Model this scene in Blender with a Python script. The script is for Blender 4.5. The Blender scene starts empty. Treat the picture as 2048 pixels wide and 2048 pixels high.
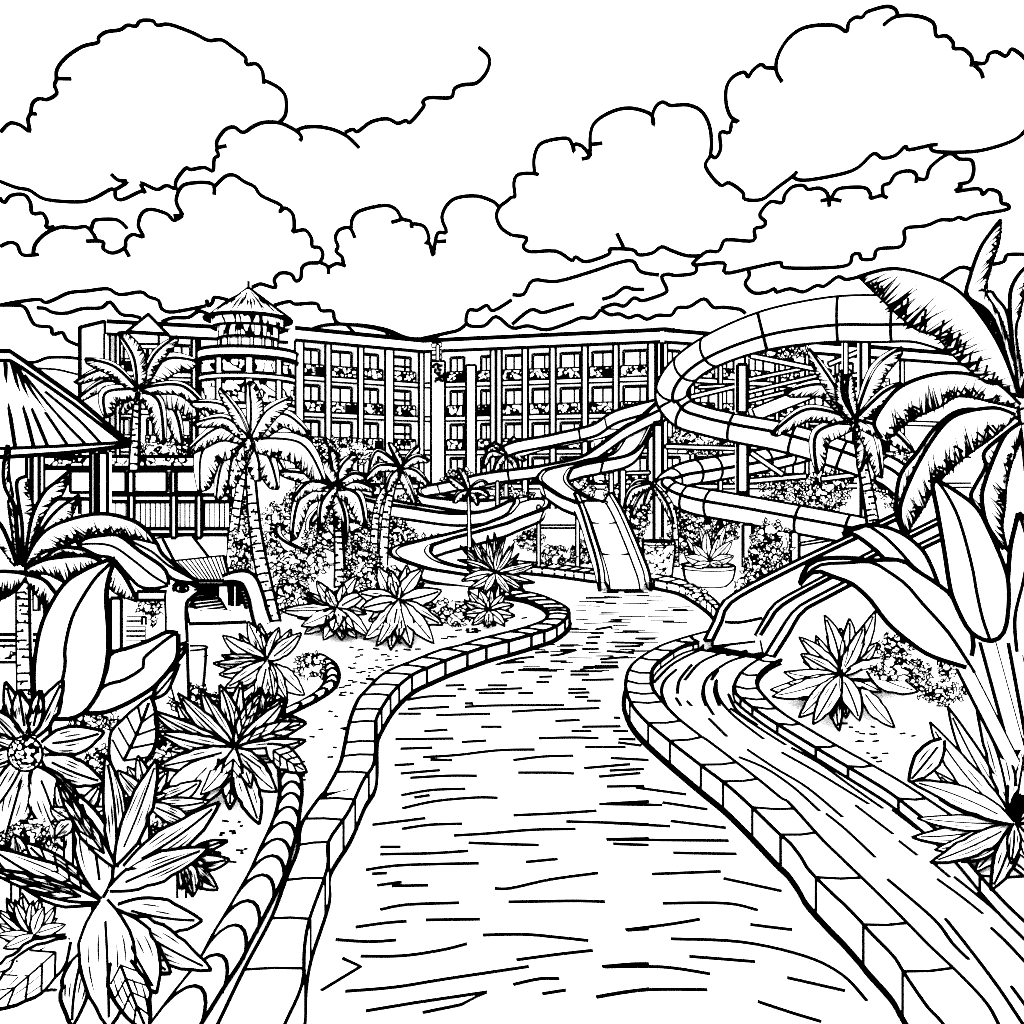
import bpy, math, random
from mathutils import Vector, Matrix
from mathutils.geometry import tessellate_polygon

random.seed(7)
scene = bpy.context.scene
F = 1774.0           # focal length in pixels of the 2048 wide picture
EYE = 3.0            # eye height above the water
HZ = 954.0           # picture row of the horizon

# ------------------------------------------------------------------ camera
cam_d = bpy.data.cameras.new("camera")
cam = bpy.data.objects.new("camera", cam_d)
scene.collection.objects.link(cam)
cam.location = (0, 0, EYE)
cam.rotation_euler = (math.radians(90), 0, 0)
cam_d.sensor_width = 36.0
cam_d.lens = 36.0 * F / 2048.0
cam_d.shift_y = -(1024.0 - HZ) / 2048.0
cam_d.clip_start = 0.05
cam_d.clip_end = 5000.0
scene.camera = cam
scene.render.resolution_x = 1024
scene.render.resolution_y = 1024

# ------------------------------------------------------------------ light: white overcast sky
world = bpy.data.worlds.new("World")
scene.world = world
world.use_nodes = True
bg = world.node_tree.nodes["Background"]
bg.inputs[0].default_value = (1, 1, 1, 1)
bg.inputs[1].default_value = 1.0
sun_d = bpy.data.lights.new("sun", 'SUN')
sun_d.energy = 0.6
sun_d.angle = math.radians(60)
sun = bpy.data.objects.new("sun", sun_d)
sun.rotation_euler = (math.radians(50), 0, math.radians(-15))
scene.collection.objects.link(sun)
scene.view_settings.view_transform = 'Standard'
scene.view_settings.look = 'None'
scene.view_settings.gamma = 1
scene.view_settings.exposure = 2.75
scene.cycles.max_bounces = 12
scene.cycles.diffuse_bounces = 10
scene.cycles.use_denoising = False
scene.cycles.filter_width = 1.2

# ------------------------------------------------------------------ materials
def simple_mat(name, col):
    m = bpy.data.materials.new(name)
    m.use_nodes = True
    nt = m.node_tree
    nt.nodes.clear()
    o = nt.nodes.new("ShaderNodeOutputMaterial")
    d = nt.nodes.new("ShaderNodeBsdfDiffuse")
    d.inputs[0].default_value = (col, col, col, 1)
    nt.links.new(d.outputs[0], o.inputs[0])
    return m

WHITE = simple_mat("white_paper", 0.86)
INK = simple_mat("black_ink", 0.0)
_h = {}
def hatch(dist, px=13.0, width=0.035, stretch=(1, 1, 1), dens=1.0):
    """white surface with fine squiggled ink pattern, pattern size fitted to how far off the thing stands"""
    key = (round(dist, 1), px, width, stretch)
    if key in _h:
        return _h[key]
    m = bpy.data.materials.new("squiggle_ink")
    m.use_nodes = True
    nt = m.node_tree
    nt.nodes.clear()
    N, L = nt.nodes.new, nt.links.new
    o = N("ShaderNodeOutputMaterial"); d = N("ShaderNodeBsdfDiffuse")
    tc = N("ShaderNodeTexCoord"); mp = N("ShaderNodeMapping")
    mp.inputs['Scale'].default_value = stretch
    ns = N("ShaderNodeTexNoise")
    ns.inputs['Scale'].default_value = F / (px * dist) * 0.6
    ns.inputs['Detail'].default_value = 1.5
    s = N("ShaderNodeMath"); s.operation = 'SUBTRACT'; s.inputs[1].default_value = 0.5
    a = N("ShaderNodeMath"); a.operation = 'ABSOLUTE'
    g = N("ShaderNodeMath"); g.operation = 'GREATER_THAN'; g.inputs[1].default_value = width
    mx = N("ShaderNodeMath"); mx.operation = 'MULTIPLY'; mx.inputs[1].default_value = 0.86
    L(tc.outputs['Object'], mp.inputs[0]); L(mp.outputs[0], ns.inputs['Vector'])
    L(ns.outputs[0], s.inputs[0]); L(s.outputs[0], a.inputs[0]); L(a.outputs[0], g.inputs[0])
    L(g.outputs[0], mx.inputs[0]); L(mx.outputs[0], d.inputs[0]); L(d.outputs[0], o.inputs[0])
    _h[key] = m
    return m

# ------------------------------------------------------------------ geometry helpers
def P(px, py, d):
    return Vector(((px - 1024) * d / F, d, EYE - (py - HZ) * d / F))

def G(px, py, z=0.2):
    d = (EYE - z) * F / (py - HZ)
    return P(px, py, d)

# zoom windows in which outlines were measured: origin and scale
C1 = (0, 0, 0.53); C2 = (1024, 0, 0.53)
C3 = (0, 550, .265); C4 = (400, 550, .265); C5 = (800, 550, .265); C6 = (1250, 500, .265); C7 = (1536, 400, .265)
D1 = (0, 1000, .265); D2 = (0, 1400, .3354); D3 = (400, 950, .265); D4 = (750, 900, .265); D5 = (1200, 900, .265)
D6 = (1536, 800, .265); D7 = (1400, 1200, .3354); D8 = (500, 1250, .413); FV = (0, 0, 1.06)

def tr(c, pts):
    return [(c[0] + p[0] * c[2], c[1] + p[1] * c[2]) + tuple(p[2:]) for p in pts]

def smooth(pts, n=6):
    """Catmull-Rom through tuples of any size"""
    if len(pts) < 3:
        if len(pts) == 2:
            a, b = pts
            return [tuple(a[k] + (b[k] - a[k]) * i / n for k in range(len(a))) for i in range(n + 1)]
        return list(pts)
    out = []
    m = len(pts)
    for i in range(m - 1):
        p0 = pts[max(i - 1, 0)]; p1 = pts[i]; p2 = pts[i + 1]; p3 = pts[min(i + 2, m - 1)]
        for j in range(n):
            t = j / n
            out.append(tuple(0.5 * (2 * p1[k] + (p2[k] - p0[k]) * t + (2 * p0[k] - 5 * p1[k] + 4 * p2[k] - p3[k]) * t * t
                                    + (3 * p1[k] - p0[k] - 3 * p2[k] + p3[k]) * t ** 3) for k in range(len(p1))))
    out.append(tuple(pts[-1]))
    return out

def resample(pts, n):
    """n+1 points evenly spaced along a polyline of tuples"""
    L = [0]
    for a, b in zip(pts, pts[1:]):
        L.append(L[-1] + math.sqrt(sum((a[k] - b[k]) ** 2 for k in range(2))))
    T = L[-1] or 1e-6
    out = []; j = 0
    for i in range(n + 1):
        s = T * i / n
        while j < len(pts) - 2 and L[j + 1] < s:
            j += 1
        seg = (L[j + 1] - L[j]) or 1e-9
        t = max(0.0, min(1.0, (s - L[j]) / seg))
        out.append(tuple(pts[j][k] + (pts[j + 1][k] - pts[j][k]) * t for k in range(len(pts[0]))))
    return out

class MB:
    def __init__(self):
        self.v = []; self.f = []; self.m = []; self.mats = [WHITE, INK]
    def mat(self, m):
        if m not in self.mats:
            self.mats.append(m)
        return self.mats.index(m)
    def face(self, pts, m=0):
        k = len(self.v)
        self.v += [Vector(p) for p in pts]
        self.f.append(tuple(range(k, k + len(pts)))); self.m.append(m)
    def poly(self, pts, m=0):
        """filled polygon of any outline"""
        k = len(self.v)
        self.v += [Vector(p) for p in pts]
        for t in tessellate_polygon([[Vector(p) for p in pts]]):
            self.f.append(tuple(k + i for i in t)); self.m.append(m)
    def strip(self, A, B, m=0):
        k = len(self.v); n = len(A)
        for a, b in zip(A, B):
            self.v += [Vector(a), Vector(b)]
        for i in range(n - 1):
            q = k + 2 * i
            self.f.append((q, q + 1, q + 3, q + 2)); self.m.append(m)
    def ring_tube(self, pts, rad, sides=5, m=1, cap=True):
        n = len(pts)
        if n < 2: return
        k = len(self.v); up = None
        for i, p in enumerate(pts):
            t = (pts[min(i + 1, n - 1)] - pts[max(i - 1, 0)])
            if t.length < 1e-9: t = Vector((0, 0, 1))
            t.normalize()
            if up is None:
                up = Vector((0, 0, 1)) if abs(t.z) < .9 else Vector((1, 0, 0))
            x = up - t * up.dot(t)
            if x.length < 1e-6: x = t.orthogonal()
            x.normalize(); up = x; y = t.cross(x)
            for s in range(sides):
                a = 2 * math.pi * s / sides
                self.v.append(p + (x * math.cos(a) + y * math.sin(a)) * rad[i])
        for i in range(n - 1):
            for s in range(sides):
                a = k + i * sides + s; b = k + i * sides + (s + 1) % sides
                self.f.append((a, b, b + sides, a + sides)); self.m.append(m)
        if cap:
            self.f.append(tuple(k + s for s in range(sides))[::-1]); self.m.append(m)
            self.f.append(tuple(k + (n - 1) * sides + s for s in range(sides))); self.m.append(m)
    def ink(self, pts, w=7.0, taper=None, sides=5, m=1):
        pts = [Vector(p) for p in pts]
        n = len(pts)
        r = []
        for i, p in enumerate(pts):
            k = 1.0
            if taper == 'end': k = max(0.15, 1 - i / max(1, n - 1))
            if taper == 'both': k = max(0.25, math.sin(math.pi * (i + .3) / (n - .4 + .01)))
            r.append(0.5 * (w + (1.8 if w >= 6 else .9)) * k * max(p.y, 1.0) / F)
        self.ring_tube(pts, r, sides, m)
    def loop(self, pts, w=7.0):
        pts = [Vector(p) for p in pts]
        self.ink(pts + [pts[0]], w)
    def box(self, c, ux, uy, uz, w=6.0, m=0, edges=True):
        """box from centre and three half axes, its edges inked"""
        c, ux, uy, uz = map(Vector, (c, ux, uy, uz))
        q = {}
        for i in (-1, 1):
            for j in (-1, 1):
                for k in (-1, 1):
                    q[i, j, k] = c + ux * i + uy * j + uz * k
        for s in (-1, 1):
            self.face([q[s, -1, -1], q[s, 1, -1], q[s, 1, 1], q[s, -1, 1]], m)
            self.face([q[-1, s, -1], q[1, s, -1], q[1, s, 1], q[-1, s, 1]], m)
            self.face([q[-1, -1, s], q[1, -1, s], q[1, 1, s], q[-1, 1, s]], m)
        if edges and w:
            thin = uy.length < .6; fy = -1 if uy.y > 0 else 1
            for a in (-1, 1):
                for b in (-1, 1):
                    if not (thin and a * fy < 0): self.ink([q[-1, a, b], q[1, a, b]], w, sides=4)
                    if not thin: self.ink([q[a, -1, b], q[a, 1, b]], w, sides=4)
                    if not (thin and b * fy < 0): self.ink([q[a, b, -1], q[a, b, 1]], w, sides=4)
    def bar(self, a, b, w, depth=None, ink=5.5, m=0):
        """square bar between two points, w wide"""
        a, b = Vector(a), Vector(b)
        t = (b - a); L = t.length; t.normalize()
        n = Vector((0, 1, 0)); s = t.cross(n)
        if s.length < 1e-3: s = Vector((1, 0, 0))
        s.normalize(); n = s.cross(t)
        self.box((a + b) / 2, s * w / 2, n * (depth or w) / 2, t * L / 2, ink, m)
    def build(self, name, parent=None, loc=None, smooth_=False):
        me = bpy.data.meshes.new(name)
        o = Vector(loc) if loc is not None else (parent.location.copy() if parent is not None else Vector((0, 0, 0)))
        if parent is not None:
            base = root_loc(parent)
            o = base
        me.from_pydata([tuple(p - o) for p in self.v], [], self.f)
        for m in self.mats: me.materials.append(m)
        for p, m in zip(me.polygons, self.m):
            p.material_index = m
        ob = bpy.data.objects.new(name, me)
        if parent is None: ob.location = o
        else: ob.parent = parent
        scene.collection.objects.link(ob)
        return ob

def root_loc(o):
    l = Vector((0, 0, 0))
    while o is not None:
        l += o.location; o = o.parent
    return l

def tag(o, label, cat, group=None, kind=None):
    o["label"] = label; o["category"] = cat
    if group: o["group"] = group
    if kind: o["kind"] = kind
    return o

def struct(o, kind="structure"):
    o["kind"] = kind
    return o

def thing(name, label, cat, loc, group=None):
    e = bpy.data.objects.new(name, None)
    e.location = loc; e.empty_display_size = 0.2
    scene.collection.objects.link(e)
    return tag(e, label, cat, group)

# ------------------------------------------------------------------ outline data: banks and copings (picture pixels)
ZC = 0.27
left_land = [(395, 2130)] + tr(D2, [(1300, 1932), (1460, 1600), (1620, 1300), (1710, 1060), (1775, 900), (1800, 740), (1932, 550)]) + \
    tr(D8, [(340, 850), (430, 690), (455, 600), (480, 480), (520, 370), (570, 310), (650, 235), (780, 180), (920, 125)]) + \
    [(917, 1293), (957, 1280), (1010, 1267), (1044, 1258), (1079, 1246), (1093, 1237), (1096, 1228), (1088, 1217), (1070, 1208), (1052, 1201), (1015, 1195), (985, 1192)]
left_water = [(536, 2130), (570, 2048), (604, 1970), (609, 1896), (620, 1836), (655, 1737), (657, 1684), (698, 1622), (727, 1560), (746, 1532),
    (751, 1498), (751, 1452), (757, 1428), (785, 1384), (822, 1351), (859, 1334), (901, 1317), (942, 1303), (983, 1290),
    (1020, 1281), (1074, 1266), (1105, 1256), (1132, 1237), (1136, 1218), (1108, 1202), (1073, 1189), (1026, 1181), (990, 1179)]
mid_pool = [(1414, 1264), (1360, 1279), (1314, 1296), (1270, 1324), (1254, 1350), (1253, 1385)] + \
    [(1275, 1425), (1325, 1470)] + tr(D7, [(0, 980), (160, 1100), (310, 1235), (480, 1400), (530, 1440), (600, 1530), (650, 1610), (800, 1760)]) + [(1685, 1805), (1721, 1842), (1740, 1864), (1787, 1912), (1805, 1941), (1853, 2011), (1886, 2047), (1960, 2150)]
mid_chan = [(1396, 1284), (1360, 1295), (1332, 1313), (1311, 1330), (1303, 1348), (1305, 1377), (1322, 1400), (1350, 1432)] + \
    tr(D7, [(0, 810), (60, 850), (340, 1065), (490, 1188), (530, 1210), (710, 1410), (800, 1500), (1060, 1750), (1240, 1932)]) + [(1860, 1893), (1915, 1945), (1970, 2003), (1996, 2047), (2040, 2140)]
right_chan = [(1530, 1312), (1500, 1330), (1480, 1348), (1471, 1366), (1471, 1386)] + \
    tr(D7, [(370, 680), (560, 800), (800, 945), (1010, 1070), (1150, 1160), (1300, 1370), (1500, 1530), (1720, 1720), (1950, 1935)])
right_chan[8:] = tr(D7, [(1010, 1070), (1150, 1160), (1340, 1310), (1520, 1470), (1720, 1700), (1950, 1930)]) + [(2290, 2060)]
right_land = [(1562, 1320), (1540, 1330), (1522, 1345), (1515, 1360), (1516, 1378)] + \
    tr(D7, [(470, 660), (660, 780), (840, 885), (1030, 990), (1220, 1100), (1430, 1240), (1610, 1370), (1800, 1540), (2000, 1700)]) + [(2330, 1960)]
far_top = [(1000, 1128), (1057, 1133), (1120, 1139), (1190, 1148)]
far2_top = [(1296, 1156), (1322, 1162), (1359, 1170), (1391, 1186), (1420, 1206), (1434, 1222)]

def g3(pts, z=ZC):
    return [G(p[0], p[1], z) for p in pts]

# ground sheet with the channel cut out
gl = g3([left_land[0]], .2)[0]
mb = MB()
hole = [Vector((gl.x - .1, -20, .2))] + g3(left_land, .2) + g3([(960, 1186), (930, 1150), (1000, 1134), (1190, 1152), (1296, 1160), (1391, 1190), (1434, 1226), (1500, 1240), (1600, 1262), (1600, 1300)], .2) + g3(right_land[:], .2)
rl = hole[-1]
hole.append(Vector((rl.x + .2, -20, .2)))
outer = [Vector((900, -20, .2)), Vector((900, 1500, .2)), Vector((-900, 1500, .2)), Vector((-900, -20, .2))]
mb.poly(hole + outer)
# short dashes of sand texture drawn on the ground
def dashes(mb, quad, n, z, wpx=(5, 15), ink=5.6, avoid=None):
    (a, b, c, d) = quad
    for _ in range(n):
        u, v = random.random(), random.random()
        x = (a[0] * (1 - u) + b[0] * u) * (1 - v) + (d[0] * (1 - u) + c[0] * u) * v
        y = (a[1] * (1 - u) + b[1] * u) * (1 - v) + (d[1] * (1 - u) + c[1] * u) * v
        L = random.uniform(*wpx)
        mb.ink([G(x - L / 2, y + random.uniform(-2, 2), z), G(x + L / 2, y, z)], ink, sides=4)
for q, n in (([(690, 1290), (900, 1275), (760, 1340), (700, 1400)], 34), ([(690, 1335), (730, 1380), (650, 1560), (620, 1480)], 16),
             ([(900, 1262), (1060, 1225), (1050, 1240), (880, 1285)], 14), ([(610, 1500), (640, 1520), (600, 1610), (560, 1560)], 6),
             ([(440, 1590), (530, 1560), (500, 1690), (420, 1790)], 13), ([(90, 1930), (130, 1930), (130, 1985), (90, 1985)], 4),
             ([(1640, 1450), (1830, 1435), (1830, 1500), (1760, 1530)], 18), ([(310, 1800), (400, 1790), (330, 1900), (310, 1970)], 5)):
    dashes(mb, q, n, .205)
# paving joints of the terrace at the left
for a, b in (((1180, 295), (1720, 250)), ((1460, 285), (1580, 440)), ((1230, 300), (1310, 455)), ((1310, 465), (1720, 430)), ((1720, 250), (1730, 430))):
    (ax, ay), (bx, by) = tr(D1, [a, b])
    mb.ink([G(ax, ay), G(bx, by)], 6)
# terrace edge line behind the bed
mb.ink([G(*p, .22) for p in tr(D1, [(1400, 940), (1640, 935), (1860, 925)])], 9)
ground = struct(mb.build("ground"))

# pool water with drawn ripples
mb = MB()
mb.face([(-60, -20, 0), (60, -20, 0), (60, 60, 0), (-60, 60, 0)])
w8 = [((345, 1770), (535, 1655), (450, 1615)), ((460, 1775), (700, 1755), (950, 1715), (1350, 1655)), ((560, 1870), (800, 1830), (1150, 1778), (1020, 1840), (835, 1878)),
    ((535, 1605), (740, 1603), (930, 1575), (1050, 1545)), ((415, 1525), (580, 1535), (710, 1527)), ((510, 1465), (650, 1445), (760, 1436)), ((850, 1430), (1115, 1426)),
    ((1125, 1503), (1330, 1500), (1500, 1515), (1640, 1530)), ((1290, 1623), (1500, 1595), (1660, 1577)), ((630, 1380), (760, 1356), (1015, 1347)), ((1250, 1343), (1560, 1338), (1720, 1342)),
    ((1185, 1277), (1260, 1277), (1450, 1235), (1685, 1203)), ((1275, 1742), (1400, 1715), (1500, 1714)), ((1415, 1787), (1530, 1769)), ((615, 1263), (735, 1246)), ((685, 1266), (865, 1262)),
    ((590, 1207), (665, 1203)), ((560, 1188), (740, 1165), (1110, 1156)), ((630, 1112), (870, 1108), (1058, 1096)), ((630, 1077), (730, 1077)), ((1057, 1057), (1250, 1064), (1400, 1068)),
    ((1335, 1150), (1490, 1135)), ((985, 1022), (1150, 1012), (1370, 994), (1578, 990)), ((735, 990), (870, 970), (1030, 965)), ((592, 970), (850, 938)), ((1275, 924), (1480, 915), (1678, 902)),
    ((1530, 954), (1750, 960), (1932, 968)), ((738, 890), (900, 855), (1100, 838), (1200, 840)), ((795, 838), (870, 827)), ((733, 827), (880, 802), (1045, 796)), ((775, 743), (950, 733), (1100, 733)),
    ((728, 722), (920, 706)), ((698, 682), (797, 676)), ((1297, 718), (1480, 718), (1570, 722)), ((1618, 696), (1840, 677)), ((1690, 737), (1890, 720)), ((1727, 785), (1910, 782)), ((1275, 657), (1420, 640), (1567, 636)),
    ((835, 643), (1000, 633), (1200, 610), (1380, 606)), ((873, 655), (980, 658)), ((727, 602), (885, 597)), ((1025, 570), (1145, 563)), ((703, 556), (987, 553)), ((1397, 552), (1550, 548), (1690, 551)),
    ((1622, 594), (1820, 594)), ((1745, 647), (1932, 657)), ((843, 518), (957, 510)), ((1118, 496), (1220, 496)), ((1478, 468), (1597, 463)), ((1555, 517), (1655, 517)), ((1608, 496), (1795, 494)), ((1757, 517), (1832, 517)),
    ((1630, 370), (1700, 370)), ((1760, 452), (1795, 453)), ((718, 433), (828, 433)), ((900, 440), (1165, 433)), ((762, 410), (965, 400)), ((1040, 383), (1083, 383)), ((1040, 400), (1200, 393), (1523, 392)), ((1267, 423), (1450, 413), (1693, 406)),
    ((762, 366), (860, 350), (1000, 346)), ((1090, 318), (1320, 310)), ((1150, 296), (1247, 296)), ((1105, 334), (1235, 334)), ((1297, 333), (1373, 333)), ((945, 297), (1038, 295)), ((1003, 315), (1050, 315)),
    ((1297, 222), (1490, 225)), ((1215, 235), (1278, 230)), ((1385, 280), (1450, 280)), ((1400, 255), (1465, 253)), ((1550, 228), (1708, 228)), ((1550, 244), (1645, 244)), ((1605, 270), (1762, 267)), ((1540, 315), (1630, 314)), ((1540, 333), (1645, 330)), ((1573, 353), (1640, 352)),
    ((1195, 195), (1290, 168), (1375, 158)), ((1230, 187), (1330, 183)), ((1455, 152), (1500, 147), (1577, 125)), ((1500, 125), (1577, 125)), ((1453, 180), (1535, 180)), ((1668, 203), (1785, 203)), ((1697, 170), (1830, 158)), ((1697, 185), (1785, 185)),
    ((1750, 88), (1910, 92)), ((1765, 108), (1890, 107)), ((1727, 130), (1860, 140)), ((1607, 120), (1690, 120)), ((1633, 65), (1695, 62)), ((1625, 90), (1685, 92)), ((1650, 43), (1715, 43)), ((1675, 25), (1750, 12)),
    ((1725, 868), (1932, 856)), ((1725, 1040), (1932, 1036)), ((1757, 1062), (1932, 1068)), ((1825, 1480), (1932, 1473)), ((1705, 1655), (1850, 1643), (1932, 1642)), ((1675, 1802), (1800, 1780), (1932, 1763)),
    ((1380, 138), (1447, 134)), ((1880, 70), (1932, 72)), ((1783, 555), (1868, 557)), ((1783, 572), (1895, 587))]
for st in w8:
    q = tr(D8, st)
    if len(q) > 2 and st[0] not in ((345, 1770), (560, 1870)): q = smooth(q, 5)
    mb.ink([G(a, b, .004) for a, b in q], 7.5)
fv = [((1180, 1755), (1260, 1745), (1320, 1735)), ((1250, 1705), (1370, 1705), (1430, 1718)), ((1415, 1745), (1495, 1755)), ((1265, 1772), (1400, 1778), (1520, 1805), (1590, 1840), (1635, 1888)), ((1300, 1805), (1425, 1815)),
    ((1230, 1650), (1360, 1645)), ((1365, 1658), (1475, 1682)), ((1140, 1825), (1250, 1825), (1340, 1838)), ((1125, 1882), (1220, 1868), (1335, 1868)), ((1430, 1890), (1490, 1910), (1550, 1928)), ((1485, 1845), (1595, 1870)), ((1145, 1585), (1375, 1587)),
    ((1270, 1610), (1390, 1612)), ((1120, 1552), (1265, 1560)), ((1265, 1550), (1370, 1563)), ((1130, 1518), (1250, 1520)), ((1250, 1515), (1335, 1528)), ((1200, 1487), (1295, 1500)), ((1150, 1455), (1215, 1452))]
for st in fv:
    mb.ink([G(a, b, .004) for a, b in smooth(tr(FV, st), 5)], 7.5)
# crowded little ripples toward the far end of the channel
for _ in range(80):
    y = random.uniform(1186, 1345)
    t = (y - 1186) / 159
    xl = 1145 if y < 1232 else 1145 - (y - 1232) * 1.6
    if y < 1200: xl = 1120
    xr = 1330 + (y - 1186) * 2.0 if y < 1225 else 1400 - (y - 1225) * 1.25
    xl = max(xl, 1020)
    x = random.uniform(xl, xr - 40)
    L = random.uniform(16, 55)
    mb.ink([G(x, y, .004), G(min(x + L, xr), y + random.uniform(-1, 1), .004)], 4.2, sides=4)
struct(mb.build("water"))

# second channel water, a little higher
mb = MB()
A = resample(smooth(mid_chan, 3), 50); B = resample(smooth(right_chan, 3), 50)
zt = .15
mb.strip([G(p[0] - 8, p[1], zt) for p in A], [G(p[0] + 8, p[1], zt) for p in B])
mb.face([G(1380, 1300, zt), G(1400, 1268, zt), G(1570, 1262, zt), G(1560, 1325, zt)])
c5 = [((820, 1510), (980, 1460)), ((405, 1760), (470, 1690), (560, 1610), (740, 1520), (940, 1455)), ((640, 1740), (740, 1620), (850, 1560), (980, 1515)), ((960, 1555), (1105, 1520)), ((1240, 1550), (1200, 1540), (1000, 1590), (880, 1660), (800, 1740), (775, 1850), (800, 1932)),
    ((575, 1660), (490, 1740), (465, 1830), (500, 1932)), ((690, 1625), (600, 1740), (585, 1840)), ((880, 1740), (865, 1830), (900, 1932)), ((575, 1875), (610, 1932)), ((660, 1900), (690, 1932)), ((890, 1665), (840, 1740)), ((820, 1520), (980, 1470))]
for st in c5:
    mb.ink([G(a, b, zt + .004) for a, b in smooth(tr(D5, st), 5)], 6.5)
d7 = [((20, 520), (30, 600), (80, 685)), ((95, 485), (110, 580), (200, 690), (380, 830)), ((55, 710), (160, 815)), ((185, 650), (330, 750), (510, 865)), ((170, 565), (220, 660), (340, 745)), ((285, 895), (450, 1005), (640, 1120), (850, 1295)), ((235, 940), (400, 1010), (560, 1120), (712, 1258)),
    ((490, 912), (700, 1030), (1005, 1217)), ((548, 885), (720, 980), (900, 1110), (1090, 1243)), ((755, 1277), (870, 1370), (1045, 1535)), ((930, 1227), (1150, 1395)), ((1150, 1255), (1300, 1370)), ((1190, 1440), (1295, 1522)), ((1380, 1560), (1487, 1652)), 
    ((1418, 1667), (1560, 1770), (1685, 1870)), ((1520, 1655), (1700, 1800), (1850, 1932)), ((0, 305), (90, 270), (180, 262))]
for st in d7:
    mb.ink([G(a, b, zt + .004) for a, b in smooth(tr(D7, st), 5)], 6.5)
for st in (((350, 305), (600, 520), (700, 650), (790, 740)), ((665, 520), (800, 690), (950, 890), (1090, 1100)), ((915, 570), (1000, 650), (1130, 790)), ((1025, 890), (1150, 1060)), ((840, 380), (1040, 560))):
    mb.ink([G(a, b, zt + .004) for a, b in smooth(tr((1648, 1648, .3663), st), 5)], 7.5)
struct(mb.build("water_channel"))

# ------------------------------------------------------------------ stone copings
def coping(name, land, wat, label, nst, ztop=ZC, zwater=0.0, wl=11.0, face_side='water', jseed=1, edge=8.0, inner_z=.2):
    rnd = random.Random(jseed)
    N = nst * 6
    A = resample(smooth(land, 4), N); B = resample(smooth(wat, 4), N)
    LA = [G(p[0], p[1], ztop) for p in A]; LB = [G(p[0], p[1], ztop) for p in B]
    mb = MB()
    mb.strip(LA, LB)
    lowB = [Vector((p.x, p.y, zwater - .3)) for p in LB]; lowA = [Vector((p.x, p.y, zwater - .3)) for p in LA]
    mb.strip(LB, lowB); mb.strip(lowA, LA)
    mb.face([LA[0], LB[0], lowB[0], lowA[0]]); mb.face([LA[-1], LB[-1], lowB[-1], lowA[-1]])
    mb.ink(LA, edge); mb.ink(LB, edge - 1)
    mb.ink([Vector((p.x, p.y, zwater + .01)) for p in LB], wl)
    mb.ink([Vector((p.x, p.y, inner_z)) for p in LA], 6)
    # stones of nearly even length along the water side
    ln = [0]
    for a, b in zip(LB, LB[1:]): ln.append(ln[-1] + (a - b).length)
    step = ln[-1] / nst; s = step * rnd.uniform(.3, .8)
    while s < ln[-1]:
        i = next(k for k, l in enumerate(ln) if l >= s)
        j = min(range(len(LA)), key=lambda q: (LA[q] - LB[i]).length_squared + (0 if abs(q - i) < N * .12 else 99))
        if i > N - 2: break
        a, b = LA[j], LB[i]
        mid = (a + b) / 2 + (LB[i + 1 if i < N else i] - b) * 0.3
        mb.ink([a, mid, b], edge * .95)
        mb.ink([b, Vector((b.x, b.y, zwater))], edge * .95)
        mb.ink([a, Vector((a.x, a.y, inner_z))], 5.5)
        s += step * rnd.uniform(.75, 1.3)
    return tag(mb.build(name, loc=(LB[0] + LA[0]) / 2), label, "stone coping", "stone copings along the channels")
coping("stone_coping", left_land, left_water, "pale stone block coping on the left bank of the pool, curving round the planted tip", 34, wl=13, jseed=3)
coping("stone_coping", mid_chan, mid_pool, "pale stone block coping wall between the wide pool and the narrow side channel", 19, wl=17, jseed=5, inner_z=.15)
coping("stone_coping", right_land, right_chan, "pale stone block coping edging the sandy bed on the right of the narrow channel", 13, zwater=.152, wl=7, jseed=8)
coping("stone_coping", [(p[0], p[1] - 8) for p in far_top], far_top, "low stone coping at the far end of the pool left of the steep slide", 9, jseed=11, edge=6)
coping("stone_coping", [(p[0] + 6, p[1] - 9) for p in far2_top], far2_top, "low stone coping curving from the steep slide to the wide slide", 10, jseed=12, edge=6)

# rounded segmented edging: half-round rolls
def rolled(name, path, label, arcs, z=.2, closed=False):
    path = smooth(path, 6)
    N = len(path) - 1
    mb = MB()
    rings = []
    for i, p in enumerate(path):
        c = G(p[0], p[1], z)
        q = G(path[min(i + 1, N)][0], path[min(i + 1, N)][1], z); o = G(path[max(i - 1, 0)][0], path[max(i - 1, 0)][1], z)
        t = (q - o).normalized(); s = Vector((t.y, -t.x, 0))
        r = p[2] * c.y / F / 2 / max(.35, abs(s.x) + .35 * abs(s.y))
        rings.append([c + s * r * math.cos(a) + Vector((0, 0, r * .62 * math.sin(a))) for a in [math.pi * k / 10 for k in range(11)]])
    for A, B in zip(rings, rings[1:]): mb.strip(A, B)
    mb.poly(rings[0]); mb.poly(rings[-1])
    up_v = Vector((0, 0, .02))
    mb.ink([r[0] + up_v for r in rings], 9); mb.ink([r[-1] + up_v for r in rings], 9)
    ln = [0]
    for a, b in zip(rings, rings[1:]): ln.append(ln[-1] + (a[5] - b[5]).length)
    for k in range(arcs):
        s = ln[-1] * (k + .5) / arcs
        i = min(N - 1, next(j for j, l in enumerate(ln) if l >= s))
        f = [(rings[i][m] + Vector((0, 0, .006))) for m in range(11)]
        t = (rings[min(i + 1, N)][5] - rings[max(i - 1, 0)][5]).normalized()
        seg = ln[-1] / arcs
        mb.ink([p + t * seg * (-.75) * math.sin(math.pi * m / 10) for m, p in enumerate(f)], 7.5)
    return tag(mb.build(name, loc=G(path[0][0], path[0][1], z)), label, "edging", "rounded edgings of the planted beds")
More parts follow.
